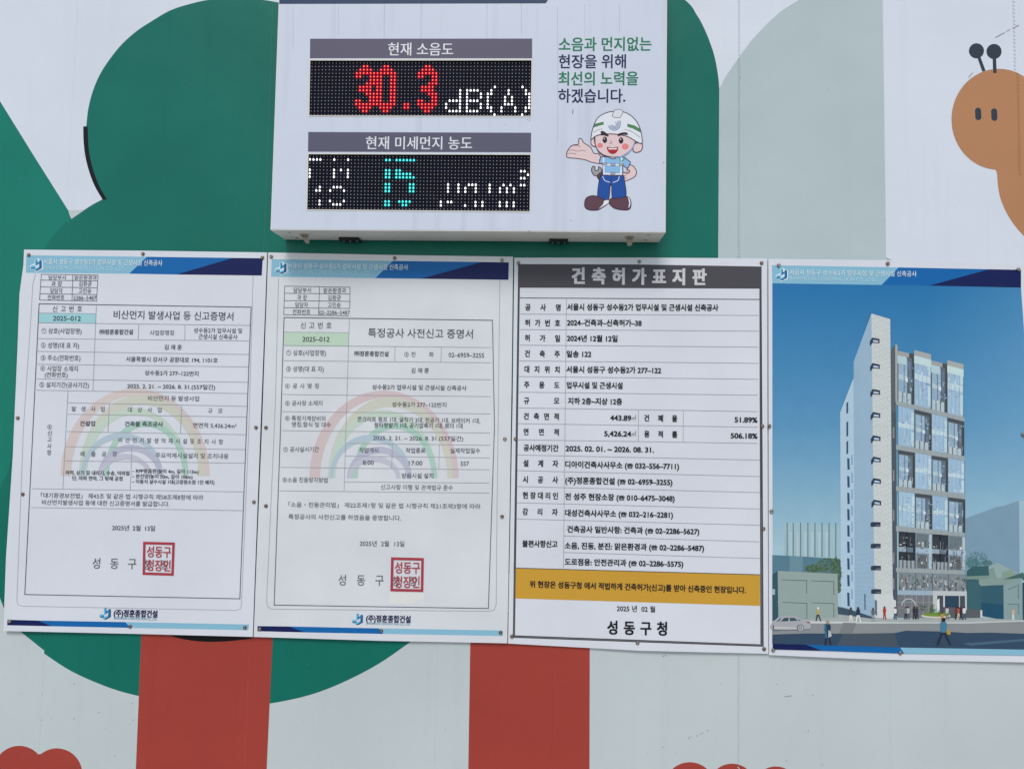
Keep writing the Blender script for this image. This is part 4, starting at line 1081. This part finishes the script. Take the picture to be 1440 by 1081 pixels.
# screens
m_mask = mat('black_led_mask', raw=(0.006, 0.007, 0.018, 1), rough=0.6, mottle=0.3, scale=40, gloss=0.08)
m_trim = mat('pale_trim', (206, 206, 202), rough=0.35)
m_led = mat('unlit_led', (212, 210, 206), rough=0.4, mottle=0.1)
m_redl = emit('led_red', (1.0, 0.16, 0.09), 2.6)
m_redh = emit('led_red_glow', (0.42, 0.0, 0.022), 1.0)  # red glow round lit LEDs, put into an added emissive disc
m_teal = emit('led_teal', (0.10, 0.95, 0.85), 1.7)
m_tealh = emit('led_teal_glow', (0.0, 0.11, 0.14), 1.0)  # teal glow round lit LEDs, on the same kind of added disc
m_whl = emit('led_white', (1.0, 0.98, 1.0), 1.9)
SD = FD - 0.004
def dome(V, Fc, u, v, r, hgt, pointed=False, d=SD, n=8):
    c = P(u, v, d + 0.0003)
    k = 1 / F * (DIST - d)
    b = len(V)
    rings = ((1.0, 0), (0.75, .6))
    for s_, h_ in rings:
        for i in range(n):
            a = 2 * math.pi * i / n + math.pi / 2
            rr_ = r * s_ * k
            zz = math.sin(a) * rr_
            xx = math.cos(a) * rr_
            if pointed:
                if zz > 0: zz *= 1.55; xx *= .8
                else: zz *= .8; xx *= 1.05
            V.append((c.x + xx, c.y - h_ * hgt, c.z + zz))
    V.append((c.x, c.y - hgt, c.z))
    for i in range(n):
        j = (i + 1) % n
        Fc.append((b + i, b + j, b + n + j, b + n + i))
        Fc.append((b + n + i, b + n + j, b + 2 * n))
def screen(quad, leds, lit_sets, name, label=None):
    (tl, tr, br, bl) = quad
    backing = flat('led_screen', BX, [list(quad)], m_mask, lambda u, v: SD, layer=0, grid=None)
    if label: backing['label'] = label
    # inner walls of the opening
    V, Fc = [], []
    for (u, v) in quad: V += [P(u, v, FD + .0006), P(u, v, SD)]
    # keep the walls straight in depth
    for i in range(4):
        p = V[2 * i]; V[2 * i + 1] = Vector((p.x, -SD + .0002, p.z))
    Fc = [(2 * i, 2 * i + 1, 2 * ((i + 1) % 4) + 1, 2 * ((i + 1) % 4)) for i in range(4)]
    mesh_obj('screen_reveal', V, Fc, m_trim, backing)
    # thin raised trim
    flat('screen_trim', backing, strip([(x, y) for x, y in quad], 1.5, True), m_trim, dF, layer=8, grid=None)
    a, b, c, d = leds      # first/last led of top row and bottom row
    lit = {}
    for key, pts in lit_sets.items():
        for p in pts: lit[p] = key
    meshes = {k: ([], []) for k in ('off', 'red', 'teal', 'white')}
    hal = {k: [] for k in ('red', 'teal')}
    for j in range(16):
        p0 = lerp(a, c, j / 15); p1 = lerp(b, d, j / 15)
        for i in range(64):
            u, v = lerp(p0, p1, i / 63)
            k = lit.get((i, j), 'off')
            V, Fc = meshes[k]
            if k == 'off': dome(V, Fc, u, v, .60, .0008, n=6)
            elif k == 'white': dome(V, Fc, u, v, 1.55, .0022, pointed=True)
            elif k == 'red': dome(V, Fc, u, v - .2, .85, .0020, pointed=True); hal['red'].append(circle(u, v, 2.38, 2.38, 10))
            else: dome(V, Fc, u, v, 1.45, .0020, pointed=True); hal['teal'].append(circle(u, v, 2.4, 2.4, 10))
    for k, mm, nm in (('off', m_led, 'unlit_leds'), ('red', m_redl, 'lit_red_leds'), ('teal', m_teal, 'lit_teal_leds'), ('white', m_whl, 'lit_white_leds')):
        V, Fc = meshes[k]
        if V:
            o = mesh_obj(nm, V, Fc, mm, backing); o['kind'] = 'stuff'
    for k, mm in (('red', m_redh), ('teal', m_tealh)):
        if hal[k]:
            o = flat('led_glow_discs', backing, hal[k], mm, lambda u, v: SD, layer=1, grid=None); o['kind'] = 'stuff'  # added flat discs stand in for the glow spreading round each lit LED

def rowsof(d_): return [(c, r) for r, cs in d_.items() for c in cs]
three = {1: [2, 3], 2: [1, 2, 3, 4], 3: [0, 1, 2, 3, 4, 5], 4: [0, 1, 4, 5], 5: [4, 5], 6: [3, 4, 5], 7: [1, 2, 3, 4], 8: [1, 2, 3, 4], 9: [3, 4, 5], 10: [4, 5], 11: [0, 1, 4, 5], 12: [0, 1, 2, 3, 4, 5], 13: [1, 2, 3, 4], 14: [2, 3]}
zero = {1: [2, 3], 2: [1, 2, 3, 4], 3: [0, 1, 2, 3, 4, 5], 12: [0, 1, 2, 3, 4, 5], 13: [1, 2, 3, 4], 14: [2, 3]}
for r_ in range(4, 12): zero[r_] = [0, 1, 4, 5]
red = [(13 + c, r) for c, r in rowsof(three)] + [(19 + c, r) for c, r in rowsof(zero)] + [(31 + c, r) for c, r in rowsof(three)] + [(27, 12), (28, 12), (27, 13), (28, 13)]
white1 = {7: [53, 61], 8: [43, 45, 46, 47, 48, 52, 57, 62], 9: [43, 45, 49, 51, 52, 57, 62, 63], 10: [43, 45, 49, 51, 56, 58, 63], 11: [40, 41, 42, 43, 45, 46, 47, 48, 51, 56, 58, 63],
          12: [39, 43, 45, 49, 51, 56, 57, 58, 63], 13: [39, 43, 45, 49, 51, 52, 55, 59, 62, 63], 14: [40, 41, 42, 43, 45, 46, 47, 48, 52, 55, 59, 62], 15: [53, 61]}
screen(s1, ((438.9, 89.1), (744.9, 89.0), (437.3, 161.4), (743.9, 161.9)), {'red': red, 'white': rowsof(white1)}, 'noise')
teal = {1: [22, 23, 25, 26, 27, 28, 29, 30], 4: [22, 23, 25, 26], 5: [22, 23, 25, 26, 27, 28, 29], 6: [22, 23, 25, 26, 27, 28, 29, 30], 8: [22, 23, 29, 30], 9: [22, 23, 29, 30], 10: [22, 23, 29, 30], 13: [22, 23, 26, 27, 28, 29], 14: [22, 23, 27, 28]}
white2 = {1: [0, 1, 2, 3, 7, 11], 4: [0, 7, 9, 11, 61, 62], 5: [0, 7, 11, 63], 6: [0, 7, 11, 61, 62], 8: [40, 43, 46, 47, 48, 52, 56, 58, 61, 62], 9: [3, 7, 8, 9, 40, 43, 45, 48, 52, 55, 57, 59], 10: [2, 3, 6, 10, 40, 43, 45, 48, 52, 55, 57, 59],
          13: [3, 6, 10, 38, 40, 41, 48, 50, 55, 57, 59], 14: [3, 7, 8, 9, 38, 45, 48, 50, 55, 57, 59]}
screen(s2, ((436.0, 220.0), (742.7, 221.9), (434.4, 292.5), (741.6, 295.3)), {'teal': rowsof(teal), 'white': rowsof(white2)}, 'dust')

# printed site worker on the face (flat print)
W = Z(760, 140, 4.915)
wk = []
OL = (56, 40, 54)
def wfill(pts, ly, c, sm=True, out=5.6):
    p_ = smooth_curve(pts) if sm else pts
    wk.append((M(W, p_), ly, c))
    if out:
        for s_ in strip(M(W, p_), out / 4.915, True): wk.append((s_, ly + .5, OL))
def wline(pts, ly, w=3.0, c=OL, sm=True):
    p_ = smooth_curve(pts, False) if sm else pts
    for s_ in strip(M(W, p_), w / 4.915): wk.append((s_, ly, c))
SKIN, SKD = (226, 192, 196), (214, 176, 182)
wfill([(405, 380), (370, 372), (345, 330), (300, 300), (283, 272), (265, 276), (262, 310), (220, 318), (190, 350), (180, 385), (190, 402), (250, 408), (310, 418), (360, 436), (430, 440)], 3, SKIN)   # raised arm and open hand
wline([(188, 352), (215, 350), (250, 355)], 4.5, 2.4); wline([(184, 376), (215, 372), (246, 376)], 4.5, 2.4); wline([(262, 316), (275, 330)], 4.5, 2.4); wline([(250, 360), (285, 352), (312, 356)], 4.5, 2.2); wline([(205, 322), (232, 318), (262, 318)], 4.5, 2.4)
wfill([(600, 450), (640, 460), (664, 500), (650, 535), (600, 560), (575, 566), (550, 545), (552, 520), (575, 505), (600, 512), (618, 495), (600, 480)], 3, SKIN)       # arm on hip
wline([(552, 528), (575, 524), (592, 530)], 4.5, 2.4); wline([(556, 545), (578, 540), (596, 546)], 4.5, 2.4)
wfill([(352, 490), (362, 462), (378, 468), (378, 488), (398, 490), (402, 466), (420, 478), (422, 510), (400, 528), (370, 524)], 3, (150, 150, 158))   # spanner
wfill([(392, 530), (420, 505), (440, 530), (415, 560)], 4, (96, 66, 62))
wfill([(410, 545), (440, 515), (560, 515), (582, 570), (592, 665), (560, 690), (500, 688), (492, 600), (482, 600), (470, 690), (420, 690), (395, 668)], 5, (36, 78, 156))   # trousers
wline([(430, 530), (445, 560), (480, 572)], 6.2, 5, (206, 214, 226)); wline([(545, 530), (535, 560), (500, 574)], 6.2, 5, (206, 214, 226)); wline([(488, 530), (487, 590)], 6.2, 2.2); wline([(432, 668), (455, 670)], 6.2, 2.2); wline([(520, 678), (545, 668)], 6.2, 2.2)
wfill([(305, 720), (315, 684), (350, 666), (395, 670), (440, 692), (470, 694), (474, 712), (430, 745), (390, 764), (335, 762), (310, 745)], 6.4, (92, 66, 78))      # boots
wfill([(476, 700), (490, 684), (540, 684), (595, 672), (620, 690), (626, 730), (610, 760), (560, 762), (510, 750), (480, 724)], 6.4, (92, 66, 78))
wfill([(402, 756), (430, 725), (442, 698), (472, 696), (470, 716), (430, 742)], 7.2, (214, 218, 226), out=2)
wfill([(604, 674), (620, 692), (622, 730), (606, 752), (612, 715)], 7.2, (214, 218, 226), out=2)
wfill([(410, 440), (418, 400), (460, 396), (560, 396), (612, 425), (620, 440), (600, 475), (570, 460), (560, 520), (440, 520), (432, 450)], 5, (132, 178, 222))   # shirt
for a, b in (((436, 400), (438, 520)), ((560, 400), (556, 520))): wline([a, b], 6.6, 10, (220, 224, 230), sm=False)
wline([(430, 452), (575, 454)], 7.0, 10, (216, 220, 226), sm=False); wline([(434, 514), (565, 516)], 7.0, 12, (222, 226, 232), sm=False)
for x, y in ((502, 450), (500, 511), (444, 446), (560, 450)): wfill([(x - 15, y - 8), (x + 15, y - 8), (x + 15, y + 8), (x - 15, y + 8)], 7.6, (160, 162, 172), sm=False, out=2)
wline([(548, 400), (556, 430), (590, 400)], 7.4, 6, (60, 140, 120))
wfill([(362, 262), (350, 280), (352, 312), (378, 326), (390, 300)], 6.2, SKIN); wfill([(650, 310), (690, 298), (706, 320), (694, 356), (660, 366), (640, 352)], 6.2, SKIN)   # ears
wfill([(374, 262), (378, 310), (400, 355), (440, 385), (500, 398), (560, 392), (610, 362), (645, 318), (655, 280), (600, 250), (480, 236), (400, 244)], 8, SKIN)    # face
wline([(376, 262), (382, 320), (412, 372), (470, 398), (520, 404)], 9.4, 6, (70, 62, 74)); wline([(652, 292), (632, 340), (590, 382), (540, 400)], 9.4, 9, (132, 166, 206))
wfill([(478, 396), (520, 398), (518, 410), (480, 408)], 9.8, (150, 152, 162), sm=False, out=2)
wk.append((M(W, circle(412, 318, 19, 17, 20)), 9, (216, 128, 132))); wk.append((M(W, circle(586, 326, 24, 21, 20)), 9, (216, 128, 132)))
for x, y in ((445, 280), (557, 284)):
    wk.append((M(W, circle(x, y, 16, 22, 20)), 9.6, (48, 42, 54))); wk.append((M(W, circle(x - 3, y - 8, 4, 5, 10)), 10, (214, 218, 226)))
wk.append((M(W, smooth_curve([(418, 220), (440, 222), (470, 246), (466, 256), (440, 248), (420, 246)])), 12.2, OL)); wk.append((M(W, smooth_curve([(534, 240), (570, 228), (598, 230), (602, 246), (570, 244), (540, 254)])), 12.2, OL))
wline([(482, 284), (494, 298), (484, 304), (474, 302)], 9.8, 2.6)
wfill([(462, 330), (500, 336), (534, 330), (528, 360), (500, 376), (472, 362)], 9.4, (176, 34, 44), out=3); wk.append((M(W, [(468, 334), (500, 339), (530, 334), (526, 346), (472, 346)]), 10.4, (222, 224, 230)))
wfill([(350, 262), (362, 200), (395, 130), (450, 95), (520, 82), (590, 92), (650, 135), (688, 200), (704, 285), (694, 304), (660, 290), (600, 256), (520, 240), (440, 240), (385, 252), (352, 276)], 10.6, (212, 218, 230))   # helmet
wline([(365, 228), (400, 210), (430, 204)], 11.6, 2.4); wline([(580, 208), (630, 222), (688, 262)], 11.6, 2.4)
wfill([(498, 118), (508, 82), (526, 70), (556, 72), (570, 88), (552, 122), (530, 126)], 11.4, (206, 210, 222), out=3)
wfill([(368, 192), (372, 172), (434, 156), (436, 172)], 11.4, (74, 132, 84), sm=False, out=2.2); wfill([(602, 170), (650, 182), (692, 208), (690, 226), (640, 200), (602, 188)], 11.4, (74, 132, 84), sm=False, out=2.2)
for k, r_ in enumerate((42, 33, 24, 15)):
    wline([(510 + r_ * math.cos(math.radians(a)), 172 + r_ * math.sin(math.radians(a))) for a in range(-15 if k < 3 else -60, 176, 15)], 11.4, 4, (28, 84, 150), sm=False)
    wline([(510 + r_, 165), (511 + r_, 148)], 11.8, 4, (28, 84, 150), sm=False) if k < 3 else None
wo = flat('printed_worker', BX, wk, mat('worker_ink', attr=True, rough=0.4, mottle=0.02), dF, grid=None)
wo['label'] = 'printed cartoon site worker in white helmet and blue overalls'
# rain streaks that run down from the top edge
sk = []
for x, y0, y1, w in ((540, -50, 54, 1.2), (592, -50, 54, 1.0), (684.5, -50, 54, .9), (733, 0, 50, .9), (784, 10, 200, .9), (871, 6, 46, 1.0), (822, 6, 52, .7), (412, 10, 70, .8), (592, 165, 184, .8), (476, 8, 50, .7)):
    sk.append(strip([(x, y0), (x + .4, (y0 + y1) / 2), (x + .2, y1)], w))
flat('rain_streaks', BX, [q_ for g_ in sk for q_ in g_], mat('faint_dirt', (176, 185, 202), rough=.5, mottle=.12, scale=50), dF, layer=2.5, grid=None)['kind'] = 'stuff'
# small chips on the face
o = flat('face_marks', BX, [[(804.5, 160), (805.5, 153.5), (806.3, 154), (805.6, 160.4)]] + [circle(x, y, r_, r_, 6) for x, y, r_ in ((803, 310, .8), (742, 168.5, .6), (745, 169.5, .7), (739, 167, .4), (744, 325, .7), (933, 229, .8), (770, 11, .5), (700, 322, .5), (716, 320, .4), (710, 176, .5), (733, 307, .5))], m_fleck, dF, layer=6, grid=None)
o['kind'] = 'stuff'

# things under the box
m_hole = mat('dark_slot', raw=(0.02, 0.02, 0.02, 1), rough=0.7)
m_black_pl = mat('black_plastic', raw=(0.018, 0.019, 0.024, 1), rough=0.4)
m_nickel = mat('nickel', raw=(0.55, 0.53, 0.50, 1), rough=0.35, metal=0.9)
def lathe(name, prof, n, centre, m, parent, axis='z'):
    V, Fc = [], []
    for r_, h_ in prof:
        for i in range(n):
            a = 2 * math.pi * i / n
            V.append((centre[0] + r_ * math.cos(a), centre[1] + r_ * math.sin(a), centre[2] + h_))
    for k in range(len(prof) - 1):
        for i in range(n):
            j = (i + 1) % n
            Fc.append((k * n + i, k * n + j, (k + 1) * n + j, (k + 1) * n + i))
    Fc.append(tuple(range(n))[::-1]); Fc.append(tuple((len(prof) - 1) * n + i for i in range(n)))
    return mesh_obj(name, V, Fc, m, parent)
m_latch = mat('grey_latch', (150, 146, 138), rough=0.4)
def latch(u, tilt):
    c = PZ(u, 331.5, zb)
    c = Vector((c.x, -(FD - LID) - .002, zb))
    b = lathe('latch', [(0.0105, 0.0), (0.0105, -0.002), (0.009, -0.0035), (0.0065, -0.0035), (0.0060, -0.0015)], 20, (c.x, c.y, c.z - .0005), m_latch, BX)
    # tongue: rounded bar that hangs down and slightly back
    bm = bmesh.new()
    prof = [(-.006, 0), (.006, 0), (.0068, -.010), (.006, -.019), (.003, -.0235), (-.003, -.0235), (-.006, -.019), (-.0068, -.010)]
    f0 = [bm.verts.new((x + tilt * z_, -.0025, z_)) for x, z_ in prof]
    f1 = [bm.verts.new((x + tilt * z_, .0025, z_)) for x, z_ in prof]
    bm.faces.new(f0); bm.faces.new(f1[::-1])
    for i in range(len(prof)): bm.faces.new((f0[i], f1[i], f1[(i + 1) % len(prof)], f0[(i + 1) % len(prof)]))
    bmesh.ops.recalc_face_normals(bm, faces=bm.faces[:])
    bmesh.ops.bevel(bm, geom=bm.edges[:], offset=.0008, segments=2, affect='EDGES')
    rot = Matrix.Rotation(math.radians(-28), 4, 'X')
    for vv in bm.verts: vv.co = (rot @ vv.co) + c + Vector((0, 0, -.003))
    me = bpy.data.meshes.new('tongue'); bm.to_mesh(me); bm.free(); me.materials.append(m_latch)
    put(bpy.data.objects.new('tongue', me), b)
latch(430, -.55); latch(886, .05)
def bracket(u, w):
    x = PZ(u, 337, zb).x
    o = bev_box('mounting_tab', x - w / 2, x + w / 2, -.036, -.006, zb - .006, zb - .0002, m_black_pl, BX, bev=.0008, seg=1)
    for k in (-.33, 0, .33):
        lathe('pin', [(0.0022, 0.0), (0.0022, -.0012), (.0012, -.0018)], 10, (x + w * k, -.020, zb - .006), m_nickel, o)
bracket(494, .050); bracket(785.5, .045)
for u, v, w in ((407, 326.6, .010), (417.5, 334.2, .009), (912, 330.2, .009), (908, 337.4, .010)):
    c = PZ(u, v, zb)
    V = [(c.x + w / 2 * math.cos(a), c.y + .0018 * math.sin(a), zb - .0008) for a in [i * math.pi / 6 for i in range(12)]]
    mesh_obj('slot', V, [tuple(range(12))], m_hole, BX)
m_scr = mat('grey_scratch', (110, 108, 106), rough=.8)
a_, b_ = PZ(832, 331.5, zb), PZ(866, 331.8, zb)
mesh_obj('scuff', [(a_.x, a_.y, zb - .0009), (b_.x, b_.y, zb - .0009), (b_.x, b_.y + .0012, zb - .0009), (a_.x, a_.y + .0009, zb - .0009)], [(0, 1, 2, 3)], m_scr, BX)

write_all()
